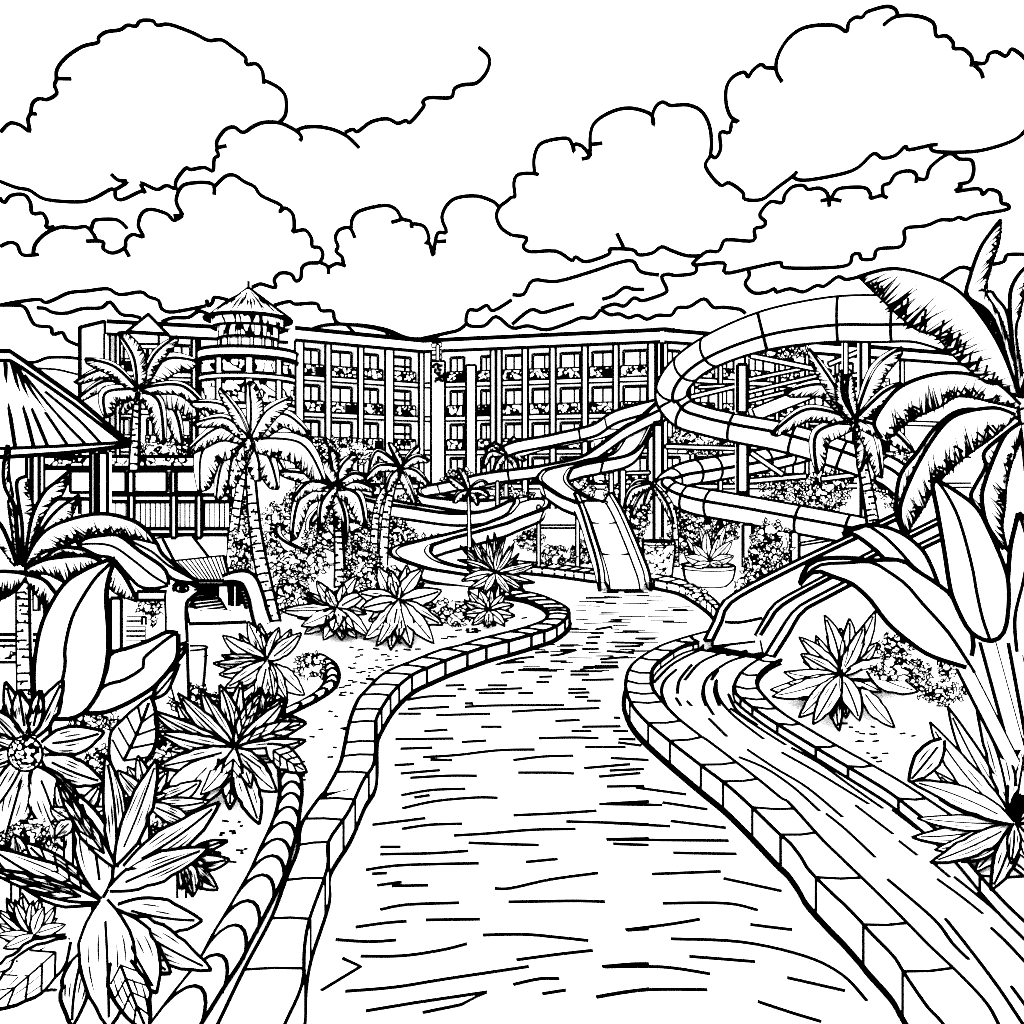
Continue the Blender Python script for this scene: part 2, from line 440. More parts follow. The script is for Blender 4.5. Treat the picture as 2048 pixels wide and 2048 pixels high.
rolled("bed_edging", [(a, b, c * .3354) for a, b, c in tr(D2, [(1715, 400, 105), (1730, 480, 125), (1735, 570, 130), (1718, 680, 140), (1690, 790, 165), (1650, 900, 190), (1590, 1060, 215), (1490, 1250, 230), (1395, 1420, 245), (1310, 1580, 250), (1190, 1750, 275), (1060, 1940, 300), (960, 2080, 320)])],
    "rounded segmented edging running down the left beside the stone coping", 13)
rolled("bed_edging", [(a, b, c * .265) for a, b, c in tr(D3, [(900, 1390, 90), (960, 1430, 100), (995, 1500, 100), (990, 1580, 100), (930, 1650, 100), (820, 1720, 100), (720, 1770, 100), (620, 1820, 100)])],
    "short rounded edging hooking round the small bed of star shaped plants", 9)

# ------------------------------------------------------------------ tubes and flumes of the water slides
def tube(name, path, label, rings_at=(), parts=None, depth=None, mid=0.0):
    """closed round slide; path of (px, py, width px, distance)"""
    q = smooth(path, 8)
    N = len(q) - 1
    C = [P(a, b, d) for a, b, w, d in q]; R = [w / 2 * d / F for a, b, w, d in q]
    mb = MB()
    mb.ring_tube(C, R, 20, 0)
    eye = Vector((0, 0, EYE))
    up, lo, mi = [], [], []
    for i in range(N + 1):
        t = (C[min(i + 1, N)] - C[max(i - 1, 0)]).normalized()
        vd = (C[i] - eye).normalized()
        s = t.cross(vd).normalized()
        n = s.cross(t).normalized()
        if n.dot(vd) > 0: n = -n
        up.append(C[i] + (s * .985 + n * .17) * R[i]); lo.append(C[i] + (n * .17 - s * .985) * R[i]); mi.append(C[i] + (n * math.cos(mid) + s * math.sin(mid)) * R[i] * 1.0)
    mb.ink(up, 9); mb.ink(lo, 9); mb.ink(mi, 6.5)
    for i in rings_at:
        i = int(i * N)
        t = (C[min(i + 1, N)] - C[max(i - 1, 0)]).normalized()
        x = t.orthogonal().normalized(); y = t.cross(x)
        mb.ink([C[i] + (x * math.cos(a) + y * math.sin(a)) * R[i] for a in [2 * math.pi * k / 24 for k in range(25)]], 6)
    return mb

def frac(*a): return a
t = thing("tube_slide", "large closed white tube slide making the upper loop above the other slide", "water slide", P(1330, 800, 26))
up_path = [(1990, 690, 70, 23), (1930, 672, 76, 23), (1840, 640, 86, 23.5)] + [(a, b, w * .265, d) for a, b, w, d in tr(C6, [(1900, 520, 338, 24), (1560, 525, 325, 24.5), (1130, 590, 290, 25), (790, 700, 250, 25.5), (540, 830, 225, 26.5), (390, 975, 225, 27.5), (355, 1110, 232, 28.2), (440, 1230, 215, 28), (600, 1290, 200, 27.5), (840, 1345, 200, 27), (1180, 1410, 205, 26.5), (1500, 1500, 205, 26), (1760, 1590, 205, 25.6), (2000, 1680, 200, 25)])] + [(1830, 990, 52, 24.6)]
tube("tube", up_path, "", (.08, .16, .235, .31, .385, .44, .5, .545, .60, .70, .78, .86, .93), mid=.25).build("tube", t)
t = thing("tube_slide", "smaller closed white tube slide bending back under the upper loop", "water slide", P(1320, 960, 29))
lo_path = [(a, b, w * .265, d) for a, b, w, d in tr(D5, [(1700, -40, 150, 34), (1450, 30, 150, 33), (1250, 75, 155, 32.5), (1030, 115, 165, 32), (820, 150, 172, 31.5), (640, 185, 165, 31), (520, 240, 150, 30.4), (500, 290, 150, 30), (600, 345, 165, 29.5), (760, 390, 195, 29), (1100, 450, 200, 28), (1500, 525, 205, 27), (1800, 580, 205, 26.4), (1990, 620, 205, 26)])] + [(1790, 1085, 56, 25.6), (1850, 1110, 56, 25)]
tube("tube", lo_path, "", (.08, .14, .2, .25, .30, .38, .45, .51, .56, .62, .74, .83, .9), mid=.1).build("tube", t)

def flume(name, path, label, joints=(), hw=.42, parent=None, lip=.34, inkw=6.5):
    """open trough; path (px, py of nearer rim, rim height px, distance)"""
    q = smooth(path, 8); N = len(q) - 1
    C = [P(a, b, d) for a, b, w, d in q]
    mb = MB(); L = []; R = []; Lb = []; Rb = []; Li = []; Ri = []
    for i, (a, b, w, d) in enumerate(q):
        t = (C[min(i + 1, N)] - C[max(i - 1, 0)]); t.z = 0
        if t.length < 1e-6: t = Vector((1, 0, 0))
        t.normalize(); s = Vector((t.y, -t.x, 0))
        h = w * d / F
        L.append(C[i] + s * hw + Vector((0, 0, h * .5))); R.append(C[i] - s * hw + Vector((0, 0, h * .5)))
        Lb.append(C[i] + s * hw * .7 - Vector((0, 0, h * .5))); Rb.append(C[i] - s * hw * .7 - Vector((0, 0, h * .5)))
        Li.append(C[i] + s * hw * .72 + Vector((0, 0, h * .5))); Ri.append(C[i] - s * hw * .72 + Vector((0, 0, h * .5)))
    F0 = [p + Vector((0, 0, .12)) for p in Lb]; F1 = [p + Vector((0, 0, .12)) for p in Rb]
    mb.strip(L, Lb); mb.strip(R, Rb); mb.strip(Lb, Rb); mb.strip(L, Li); mb.strip(R, Ri); mb.strip(Li, F0); mb.strip(Ri, F1); mb.strip(F0, F1)
    for r, w in ((L, inkw), (R, inkw), (Lb, inkw), (Rb, inkw), (Li, inkw - 3), (Ri, inkw - 3)): mb.ink(r, w)
    for k in (0, N): mb.ink([L[k], Lb[k], Rb[k], R[k]], inkw)
    for j in joints:
        i = int(j * N)
        mb.ink([L[i], Lb[i], Rb[i], R[i]], inkw - 1)
    return mb
def fl(name, c, pts, label, joints=(), hw=.42, inkw=6.5):
    path = [(a, b, w * .265, d) for a, b, w, d in tr(c, pts)]
    t = thing(name, label, "water slide", P(*path[len(path) // 2][:2], path[len(path) // 2][3]))
    flume(name, path, label, joints, hw, inkw=inkw).build("flume", t)
    return t
fl("open_slide", C5, [(1990, 985, 85, 36), (1700, 1065, 85, 37), (1520, 1170, 85, 38), (1250, 1235, 80, 39), (980, 1290, 80, 40), (860, 1330, 80, 42)], "highest open white slide trough running from the tube to the small palm", (.3, .5), .5, 6)
fl("open_slide", C5, [(1960, 1060, 80, 33), (1700, 1190, 80, 33), (1500, 1330, 80, 33), (1350, 1420, 80, 33), (1100, 1475, 80, 33), (850, 1515, 80, 33), (600, 1560, 80, 34), (380, 1610, 75, 35), (240, 1640, 75, 36), (250, 1700, 80, 35), (420, 1730, 85, 33), (700, 1745, 85, 31), (900, 1720, 85, 30)], "long open white slide trough crossing the view to the hairpin beside the pylon", (.42, .6), .5, 6)
fl("open_slide", D4, [(-260, 330, 95, 34), (-80, 390, 95, 33), (100, 440, 95, 32), (350, 480, 95, 31), (650, 520, 90, 30), (900, 500, 90, 29.5), (1090, 430, 90, 29), (1180, 420, 85, 28.5), (1150, 490, 95, 27), (950, 590, 100, 26.4), (700, 665, 100, 26), (450, 730, 100, 25.6), (280, 790, 100, 25), (300, 860, 105, 24), (480, 930, 105, 23.4), (700, 965, 100, 23), (850, 985, 100, 22.7)], "snaking open white slide trough low behind the flower bed, with two hairpins", (.1, .5, .72, .86), .55, 7)
fl("open_slide", D5, [(560, -380, 85, 34), (330, -160, 85, 33), (180, 60, 90, 32), (-50, 130, 95, 31), (-230, 170, 95, 30.5), (-330, 210, 100, 30), (-350, 290, 105, 29), (-220, 390, 105, 28), (-100, 440, 105, 27.4), (-40, 450, 105, 27)], "open white slide trough with a tight bend feeding the steep slide", (.34, .7), .5, 7)

fl("open_slide", D3, [(1330, 130, 70, 33), (1180, 100, 75, 33), (1000, 170, 80, 32), (850, 250, 85, 31), (740, 350, 90, 30), (705, 440, 90, 29.5), (730, 520, 90, 29), (850, 590, 85, 28.4), (1000, 650, 80, 28)], "dark curling open slide glimpsed behind the middle palm", (.5,), .55, 6)
# steep slide into the pool
t = thing("steep_slide", "steep open white chute dropping into the far end of the pool", "water slide", G(1250, 1180, 0))
mb = MB()
ctr = [P(1187, 1003, 27.4), P(1203, 1035, 26.4), P(1222, 1085, 25.2), P(1238, 1130, 24.2), P(1247, 1160, 23.6), P(1250, 1182, 23.2)]
half = [31, 33, 36, 38, 40, 41]
pts = smooth([(c.x, c.y, c.z, h) for c, h in zip(ctr, half)], 4)
def sc(k, dz):
    return [Vector((x + k * h * y / F, y, z + dz)) for x, y, z, h in pts]
OL, OLi, FL_, FR_, ORi, OR = sc(-1.25, .24), sc(-.98, .24), sc(-.75, 0), sc(.75, 0), sc(.98, .24), sc(1.25, .24)
BL, BR = sc(-1.25, -.25), sc(1.25, -.25)
for a, b in ((OL, OLi), (OLi, FL_), (FL_, FR_), (FR_, ORi), (ORi, OR), (OL, BL), (OR, BR)): mb.strip(a, b)
for a, w in ((OL, 6), (OLi, 4), (FL_, 5.5), (FR_, 5.5), (ORi, 4), (OR, 6), (BL, 5), (BR, 5)): mb.ink(a, w)
for i in (5, 10): mb.ink([FL_[i], (FL_[i] + FR_[i]) / 2 - Vector((0, 0, .08)), FR_[i]], 6)
mb.ink([OL[-1], BL[-1]], 7); mb.ink([OR[-1], BR[-1]], 7); mb.ink([BL[-1], FL_[-1], FR_[-1], BR[-1]], 8); mb.ink([OLi[-1], FL_[-1]], 6); mb.ink([OL[0], OLi[0], FL_[0], FR_[0], ORi[0], OR[0]], 7)
mb.build("chute", t)

# wide double slide on the right
t = thing("wide_slide", "wide double lane white slide running out into the narrow side channel", "water slide", G(1470, 1290, 0))
mb = MB()
rails = {}
def rail(key, pts, n=10): rails[key] = [P(*p) for p in resample_d(pts, n)]
def resample_d(pts, n): return resample(smooth(pts, 5), n)
rail('a', [(1409, 1281, 14.6), (1432, 1235, 14.9), (1451, 1199, 15.3), (1560, 1138, 16.2), (1712, 1065, 17.4), (1850, 1000, 18.5)], 24)
rail('b', [(1425, 1281, 14.5), (1446, 1238, 14.8), (1464, 1203, 15.2), (1570, 1145, 16.1), (1712, 1076, 17.3), (1850, 1012, 18.4)], 24)
rail('c', [(1511, 1271, 14.3), (1532, 1233, 14.5), (1552, 1206, 14.9), (1620, 1168, 15.5), (1740, 1105, 16.6), (1880, 1035, 17.8)], 24)
rail('d', [(1521, 1270, 14.2), (1543, 1236, 14.4), (1562, 1212, 14.8), (1630, 1172, 15.4), (1750, 1110, 16.5), (1890, 1040, 17.7)], 24)
rail('e', [(1530, 1311, 13.7), (1560, 1262, 13.9), (1590, 1220, 14.3), (1640, 1190, 14.8), (1780, 1118, 16.1), (1920, 1050, 17.3)], 24)
rail('f', [(1547, 1314, 13.6), (1578, 1266, 13.8), (1604, 1224, 14.2), (1650, 1197, 14.7), (1790, 1124, 16.0), (1930, 1056, 17.2)], 24)
up_ = Vector((0, 0, .0))
def low(k, dz): return [p - Vector((0, 0, dz * .6)) for p in rails[k]]
mb.strip(rails['a'], rails['b']); mb.strip(rails['b'], low('b', .16)); mb.strip(low('b', .16), low('c', .16)); mb.strip(rails['c'], low('c', .16)); mb.strip(rails['c'], rails['d'])
mb.strip(rails['d'], low('d', .16)); mb.strip(low('d', .16), low('e', .16)); mb.strip(rails['e'], low('e', .16)); mb.strip(rails['e'], rails['f'])
# the outer flank reaching the bed
fk = [Vector((p.x, p.y, .15)) for p in rails['f']]
mb.strip(rails['f'], fk)
ak = [Vector((p.x, p.y, max(.15, p.z - .4))) for p in rails['a']]
mb.strip(rails['a'], ak)
for k in 'abcdef': mb.ink(rails[k], 7.5)
mb.ink([low('b', .16)[0], low('c', .16)[0]], 5); mb.ink([low('d', .16)[0], low('e', .16)[0]], 5)
mb.ink([rails['a'][0], rails['b'][0], low('b', .16)[0]], 7); mb.ink([rails['e'][0], rails['f'][0], fk[0]], 7)
mb.ink(smooth([tuple(P(1450, 1244, 14.6)), tuple(P(1480, 1245, 14.5)), tuple(P(1525, 1236, 14.4))], 4) , 6)
mb.build("chute", t)
# slanted bracing trough behind
mb = MB()
# posts and beams of the slide tower: each its own thing
def post(px, py0, py1, wpx, d, label, name="slide_post", cat="post", group="posts carrying the slides"):
    mb = MB()
    a, b = P(px, py0, d), P(px, py1, d)
    mb.bar(b, a, wpx * d / F, ink=6 if wpx > 14 else 3.6)
    return tag(mb.build(name, loc=b), label, cat, group)
def foot(d): return HZ + 2.8 * F / d
posts = [(1482, 730, 26.5, 19, "thick white post between the two runs of the upper tube loop"), (1483, 885, 27.5, 20, "white post that carries the lower tube beside the diagonal brace"),
    (1727, 680, 26.5, 17, "tall white post under the crest of the upper tube"), (1493, 1048, 27.6, 19, "stout post under the lower tube right of the potted palm"),
    (1587, 1063, 27, 17, "post under the lower tube close to the wide slide rail"), (1245, 940, 31, 11, "slim post under the bend of the feeding slide"),
    (1315, 850, 32, 17, "white post rising behind the left nose of the lower tube"), (1077, 1010, 27, 7, "thin post left of the steep slide carrying the snaking slide"),
    (1155, 1012, 27.5, 8, "thin post directly left of the steep slide"), (995, 962, 30, 7, "thin post standing inside the loop of the snaking slide"),
    (1690, 682, 30, 9, "slim post left of the tall post under the upper tube"), (1222, 945, 31.5, 9, "slimmest post left of the feeding slide's bend post")]
for i, (px, py, d, w, lab) in enumerate(posts):
    y1 = foot(d)
    if i == 0: y1 = 826
    if i == 1: y1 = 985
    if i == 10: y1 = 760
    post(px, py, y1, w, d, lab)
def beam(a, b, wpx, d, label, name="steel_beam"):
    mb = MB(); A, B = P(a[0], a[1], d if not isinstance(d, tuple) else d[0]), P(b[0], b[1], d if not isinstance(d, tuple) else d[1])
    mb.bar(A, B, wpx * A.y / F, ink=4.2)
    return tag(mb.build(name, loc=A), label, "beam", "beams bracing the slides")
for a, b, w, d, lab in (((1500, 905), (1565, 950), 10, 27.8, "short diagonal brace below the upper tube"), ((1497, 962), (1612, 952), 10, 27.9, "horizontal beam right of the post behind the lower tube"),
    ((1640, 958), (1722, 948), 10, 28, "horizontal beam end beside the palm trunk"), ((1330, 893), (1470, 897), 9, 34, "horizontal beam left of the post above the lower tube"),
    ((1499, 712), (1660, 745), 10, 31, "long beam falling to the right inside the upper loop"), ((1495, 760), (1640, 730), 8, 31.4, "upper of the beams rising right inside the loop"),
    ((1495, 785), (1650, 748), 8, 31.8, "second beam rising right inside the loop"), ((1495, 803), (1660, 762), 8, 32.2, "third beam rising right inside the loop"),
    ((1380, 795), (1470, 773), 9, 32.6, "lowest left beam in the nose of the upper loop"), ((1395, 775), (1478, 770), 7, 33, "thin beam inside the nose of the upper loop"),
    ((1240, 947), (1300, 945), 7, 32, "short ledger beam above the potted palms"), ((1080, 1053), (1155, 1053), 6, 27.8, "thin cross beam left of the steep slide"),
    ((1600, 1088), (1660, 1078), 6, 26.6, "small cross beam behind the wide slide rail"), ((1662, 760), (1728, 748), 9, 30, "stub beam meeting the tall post"),
    ((1655, 730), (1725, 700), 9, 30.5, "raised stub beam near the crest of the upper tube"), ((1505, 830), (1700, 752), 26, 33.5, "broad pale trough edge climbing inside the upper loop")):
    beam(a, b, w, d, lab)

# ------------------------------------------------------------------ hotel
class Wing:
    def __init__(s, px0, d0, px1, d1):
        s.A = Vector(((px0 - 1024) * d0 / F, d0, 0)); s.B = Vector(((px1 - 1024) * d1 / F, d1, 0))
        s.u = (s.B - s.A).normalized(); s.L = (s.B - s.A).length
        s.n = Vector((s.u.y, -s.u.x, 0))
        if s.n.y > 0: s.n = -s.n
    def at(s, px):
        k = (px - 1024) / F
        den = s.u.x - k * s.u.y
        return (k * s.A.y - s.A.x) / den
    def pt(s, u, z, o): return s.A + s.u * u + s.n * o + Vector((0, 0, z))
    def panel(s, mb, u0, u1, z0, z1, o0, o1, m=0, ink=5.0, sides="lrtb"):
        p = s.pt
        mb.face([p(u0, z0, o1), p(u1, z0, o1), p(u1, z1, o1), p(u0, z1, o1)], m)
        if o1 - o0 > .01:
            mb.face([p(u0, z0, o0), p(u0, z0, o1), p(u0, z1, o1), p(u0, z1, o0)]); mb.face([p(u1, z0, o0), p(u1, z0, o1), p(u1, z1, o1), p(u1, z1, o0)])
            mb.face([p(u0, z1, o0), p(u1, z1, o0), p(u1, z1, o1), p(u0, z1, o1)]); mb.face([p(u0, z0, o0), p(u1, z0, o0), p(u1, z0, o1), p(u0, z0, o1)])
        if ink:
            if 'l' in sides: mb.ink([p(u0, z0, o1), p(u0, z1, o1)], ink, sides=4)
            if 'r' in sides: mb.ink([p(u1, z0, o1), p(u1, z1, o1)], ink, sides=4)
            if 't' in sides: mb.ink([p(u0, z1, o1), p(u1, z1, o1)], ink, sides=4)
            if 'b' in sides: mb.ink([p(u0, z0, o1), p(u1, z0, o1)], ink, sides=4)

hotel = thing("hotel", "long pale five storey hotel with gridded balconies behind the slides", "hotel", (0, 80, .2))
ZR = 15.3
HR = hatch(76, 7.5, .085)
def do_wing(W, bays, levels, pil, mid_h=True, kinds=None, dark=()):
    body = MB()
    W.panel(body, 0, W.L, .2, ZR, -9, -.8, ink=0)
    body.face([W.pt(0, ZR, -9), W.pt(W.L, ZR, -9), W.pt(W.L, ZR, .4), W.pt(0, ZR, .4)])
    W.panel(body, 0, W.L, ZR - .95, ZR, -.8, .45, ink=8, sides="t"); W.panel(body, 0, W.L, ZR - 1.0, ZR - .93, .3, .47, ink=6, sides="b")
    for z in levels:
        W.panel(body, 0, W.L, z - .42, z, -.8, .1, ink=3.8, sides="tb")
    for px, w in pil:
        u = W.at(px)
        W.panel(body, u - w / 2, u + w / 2, .2, ZR - 1, -.8, .25, ink=5, sides="lr")
    body.build("wall", hotel)
    for bi, (a, b) in enumerate(bays):
        u0, u1 = W.at(a), W.at(b)
        for li, z in enumerate(levels):
            kind = (kinds or ['double'])[bi % len(kinds or [0])]
            w = MB(); ww = u1 - u0
            z0 = z + .05; z1 = z + 2.35
            a0 = u0 + ww * .07; a1 = u1 - ww * .07
            W.panel(w, a0, a1, z0, z1, -.78, -.7, ink=4)
            W.panel(w, a0 + .14, a1 - .14, z0, z1 - .16, -.7, -.68, ink=2)
            um = a0 + (a1 - a0) * (.5 if kind == 'double' else .68)
            w.ink([W.pt(um, z0, -.66), W.pt(um, z1 - .1, -.66)], 4)
            if kind == 'bars': 
                w.ink([W.pt(a0, z0 + 1.4, -.64), W.pt(a1, z0 + 1.4, -.64)], 5)
            w.build("window", hotel)
            r = MB(); hm = r.mat(HR)
            W.panel(r, u0 + .05, u1 - .05, z + .05, z + .95, -.05, .0, m=hm, ink=3)
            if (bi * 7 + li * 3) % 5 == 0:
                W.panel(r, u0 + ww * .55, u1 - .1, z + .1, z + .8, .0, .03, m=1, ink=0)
            r.build("balcony_railing", hotel)
        # black shade line drawn under the top of each bay
LV = [11.5, 8.45, 5.42, 2.38]
W1 = Wing(586, 73.5, 846, 80.5)
do_wing(W1, [(607, 648), (659, 714), (727, 766), (787, 832)], LV, [(596, .75), (654, .5), (719, .5), (776, .8), (840, .5)], kinds=['double', 'double', 'double', 'bars'])
W2 = Wing(846, 80.5, 1322, 74.5)
do_wing(W2, [(893, 926), (955, 981), (1003, 1045), (1058, 1100), (1114, 1162), (1178, 1228), (1240, 1298)], LV,
    [(988, .45), (1000, .45), (1052, .5), (1107, .5), (1171, .5), (1233, .45), (1304, .6), (1319, .3), (868, .3)], kinds=['double', 'double', 'double', 'single', 'single', 'double', 'single'])
W3 = Wing(1322, 74.6, 1940, 90)
do_wing(W3, [(1335, 1372), (1390, 1430), (1445, 1480), (1500, 1540), (1560, 1600), (1620, 1660), (1680, 1720), (1740, 1780)], LV, [(1327, .4), (1381, .4), (1437, .4), (1490, .4), (1550, .4), (1610, .4), (1670, .4), (1730, .4), (1800, .5)])
W0 = Wing(215, 70.5, 586, 75)
do_wing(W0, [(230, 262), (290, 318), (340, 385), (558, 582)], LV, [(213, .5), (236, .3), (327, .3), (390, .5), (396, .3), (585, .3)], kinds=['double'])
# blank end wall at the far left
mb = MB()
ew = [P(161, 655, 67), P(210, 643, 70.4)]; eb_ = [Vector((p.x, p.y, .2)) for p in ew]
mb.face([ew[0], ew[1], eb_[1], eb_[0]]); mb.face([ew[0] + Vector((0, 3, 0)), ew[1], eb_[1], eb_[0] + Vector((0, 3, 0))])
for a, b in ((ew[0], ew[1]), (ew[0], eb_[0]), (ew[1], eb_[1])): mb.ink([a + Vector((0, -.1, 0)), b + Vector((0, -.1, 0))], 7)
mb.build("end_wall", hotel)
# curved roof rail
mb = MB()
arc = [P(*p, 79) for p in smooth(tr(C4, [(850, 405), (950, 378), (1100, 372), (1280, 395), (1420, 430), (1530, 470)]), 6)]
bas = [P(*p, 79) for p in smooth(tr(C4, [(850, 408), (1000, 432), (1180, 452), (1350, 475), (1450, 490), (1530, 492)]), 6)]
mb.strip(arc, bas); mb.strip([p + Vector((0, 3, 0)) for p in arc], [p + Vector((0, 3, 0)) for p in bas]); mb.strip(arc, [p + Vector((0, 3, 0)) for p in arc])
mb.ink(arc, 7); mb.ink(bas, 6)
for i in (12, 23, 25): mb.ink([arc[i], bas[i]], 6)
mb.build("roof_parapet", hotel)
# little pyramid roof on top
mb = MB()
ap = P(297, 629, 66); c = [P(254, 664, 64), P(336, 669, 64), P(325, 664, 70), P(262, 661, 70)]
for i in range(4): mb.face([ap, c[i], c[(i + 1) % 4]])
mb.face(c)
for i in (0, 1): mb.ink([ap, c[i]], 8)
mb.ink([c[0], c[1]], 8); mb.box(P(296, 680, 66.5), (1.2, 0, 0), (0, 1, 0), (0, 0, .45), 5)
mb.build("roof", hotel)
mb = MB(); c_ = W3.pt(0, ZR, .5); mb.ink([c_ + Vector((-.9, -.1, 0)), c_ + Vector((0, -.2, .02)), c_ + Vector((.9, 0, -.02))], 8); mb.build('roof_corner_trim', hotel)
# ------------------------------------------------------------------ round tower
tower = thing("round_tower", "round pavilion tower with shaggy conical roof rising left of the hotel balconies", "tower", (P(497, 800, 66).x, 66, .2))
cx, cy = tower.location.x, 66.0
def drum(mb, r, z0, z1, m=0, inkt=7, inkb=7, flare=1.0, seg=40):
    A = [Vector((cx + r * math.cos(a), cy + r * math.sin(a), z0)) for a in [2 * math.pi * k / seg for k in range(seg + 1)]]
    B = [Vector((cx + r * flare * math.cos(a), cy + r * flare * math.sin(a), z1)) for a in [2 * math.pi * k / seg for k in range(seg + 1)]]
    mb.strip(A, B, m)
    if inkb: mb.ink(A, inkb)
    if inkt: mb.ink(B, inkt)
    for k in (0, seg // 2): mb.ink([A[k], B[k]], 6)
def zz(py, d=66): return EYE - (py - HZ) * d / F
def rr(wpx, d=66): return wpx / 2 * d / F
HT = hatch(66, 10, .05, (1, 1, .25)); HT2 = hatch(66, 12, .05, (1, 1, .6))
mb = MB()
apex = Vector((cx, cy, zz(577)))
seg = 40; R0 = rr(168)
rim = [Vector((cx + R0 * math.cos(a), cy + R0 * math.sin(a), zz(640))) for a in [2 * math.pi * k / seg for k in range(seg + 1)]]
for a, b in zip(rim, rim[1:]): mb.face([apex, a, b], 0)
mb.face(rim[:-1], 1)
mb.ink(rim, 7); mb.ink([apex, rim[0]], 8); mb.ink([apex, rim[seg // 2]], 8)
rnd = random.Random(4)
for k in range(48):
    a = 2 * math.pi * (k + rnd.random()) / 48
    q = Vector((cx + R0 * math.cos(a), cy + R0 * math.sin(a), zz(640)))
    s0 = rnd.uniform(.12, .5); s1 = rnd.uniform(.6, .93)
    n = Vector((math.cos(a), math.sin(a), .8)) * .03
    mb.ink([apex.lerp(q, s0) + n, apex.lerp(q, (s0 + s1) / 2) + n * 2 + Vector((rnd.uniform(-.1, .1), 0, 0)), apex.lerp(q, s1) + n], 4.2, taper='both', sides=4)
roofo = mb.build("roof", tower)
mb = MB(); mb.ring_tube([Vector((cx, cy, zz(580))), Vector((cx, cy, zz(562)))], [.11, .11], 8, 1); mb.build("finial", roofo)
mb = MB(); h = mb.mat(HT)
drum(mb, rr(140), zz(658), zz(640), h, 4, 5.8); drum(mb, rr(118), zz(680), zz(656), h, 4, 5.8)
drum(mb, rr(114), zz(707), zz(680), 0, 4, 4)
mb.build("thatch_drum", tower)
for k in range(8):
    a = math.pi + math.pi * (k + .5) / 8
    w = MB(); r = rr(117)
    q = [Vector((cx + r * math.cos(a + s), cy + r * math.sin(a + s), z)) for s, z in ((-.14, zz(704)), (.14, zz(704)), (.14, zz(684)), (-.14, zz(684)))]
    w.face(q); w.loop(q, 3.5); w.build("window", tower)
mb = MB()
R2 = rr(190)
drum(mb, R2, zz(724), zz(706), 0, 7, 7); drum(mb, rr(186), zz(1000), zz(724), 0, 0, 0)
cap = [Vector((cx + R2 * math.cos(2 * math.pi * k / 40), cy + R2 * math.sin(2 * math.pi * k / 40), zz(706))) for k in range(40)]
mb.face(cap)
for zpy in (757, 766, 815, 824): 
    r = rr(188); mb.ink([Vector((cx + r * math.cos(a), cy + r * math.sin(a), zz(zpy))) for a in [math.pi + math.pi * k / 24 for k in range(25)]], 3.8)
mb.build("drum", tower)
HG = hatch(62, 14, .05)
for k in range(5):
    a0 = math.pi + math.pi * (k + .1) / 5; a1 = math.pi + math.pi * (k + .86) / 5
    for (za, zb) in ((754, 728), (812, 768)):
        w = MB(); h = w.mat(HG); r = rr(189)
        A = [Vector((cx + r * math.cos(a), cy + r * math.sin(a), zz(za))) for a in [a0 + (a1 - a0) * j / 4 for j in range(5)]]
        B = [Vector((p.x, p.y, zz(zb))) for p in A]
        w.strip(A, B, h); w.ink(A, 4.5); w.ink(B, 6); w.ink([A[0], B[0]], 4.5); w.ink([A[-1], B[-1]], 4.5)
        w.build("window", tower)

# two tall pylons before the hotel
def pylon(x0, x1, y0, d, label, orn=False):
    t = thing("pylon", label, "pylon", P((x0 + x1) / 2, foot(d), d), "tall white pylons before the hotel")
    mb = MB(); w = (x1 - x0) * d / F
    a = P((x0 + x1) / 2, y0, d)
    mb.box(Vector((a.x, d + w / 2, (a.z + .2) / 2)), (w / 2, 0, 0), (0, w / 2, 0), (0, 0, (a.z - .2) / 2), 4.8)
    mb.build("shaft", t)
    if orn:
        mb = MB()
        for k, (x, y) in enumerate(tr(C5, [(275, 690), (310, 700), (285, 725), (310, 745), (280, 765), (312, 785), (290, 805)])):
            mb.ink([P(x, y, d - .15) + Vector((math.cos(q) * .22, 0, math.sin(q) * .16)) for q in [j * math.pi / 4 + k for j in range(6)]], 5.5)
        mb.build("emblem", t)
        mb = MB()
        for y in (692, 706, 716): mb.bar(P(x0 + 2, y, d - .1), P(x1 - 6, y - 2, d - .1), .3, ink=2.5)
        mb.bar(P(876, 690, d - .3), P(876, 722, d - .3), .25, ink=3)
        mb.build("bracket", t)
pylon(862, 890, 722, 62, "wider white pylon with a small curly emblem near its top", True)
pylon(932, 952, 730, 61, "narrower plain white pylon right of the one with the emblem")

# ------------------------------------------------------------------ gazebo at the left
gz = thing("gazebo", "open gazebo with seamed hipped roof at the left edge", "gazebo", G(100, 1240))
dg = 16.0
mb = MB()
ro = tr(C3, [(-900, 575), (75, 575), (210, 665), (600, 945), (970, 1262)])
ri = tr(C3, [(-900, 645), (75, 645), (170, 700), (560, 975), (930, 1262)])
def gp(p, dd=0): return P(p[0], p[1], dg + dd)
face_ = tr(C3, [(-900, 575), (75, 575), (210, 665), (970, 1262), (940, 1280), (500, 1292), (100, 1308), (-900, 1330)])
top3 = [P(x, y, dg + (1.9 if y < 730 else 0.0 if y > 870 else 1.2)) for x, y in face_]
mb.poly(top3)
rb = [p + Vector((0, 3.2, -.02)) for p in top3]
def rp(p):
    x, y = p
    return P(x, y, dg + max(0, min(1.9, 1.9 - (y - 720) * 1.9 / 160)) - .03)
mb.ink([rp(p) for p in ro], 9); mb.ink([rp(p) for p in ri], 7)
for st in (((40, 665), (70, 1000), (115, 1305)), ((90, 665), (180, 1000), (255, 1300)), ((125, 680), (240, 1000), (360, 1295)), ((140, 710), (320, 1000), (510, 1285)), ((190, 760), (420, 1040), (650, 1280)), ((345, 885), (600, 1100), (765, 1275)), ((190, 715), (560, 980), (930, 1262))):
    mb.ink([rp(p) for p in smooth(tr(C3, st), 4)], 7, sides=4)
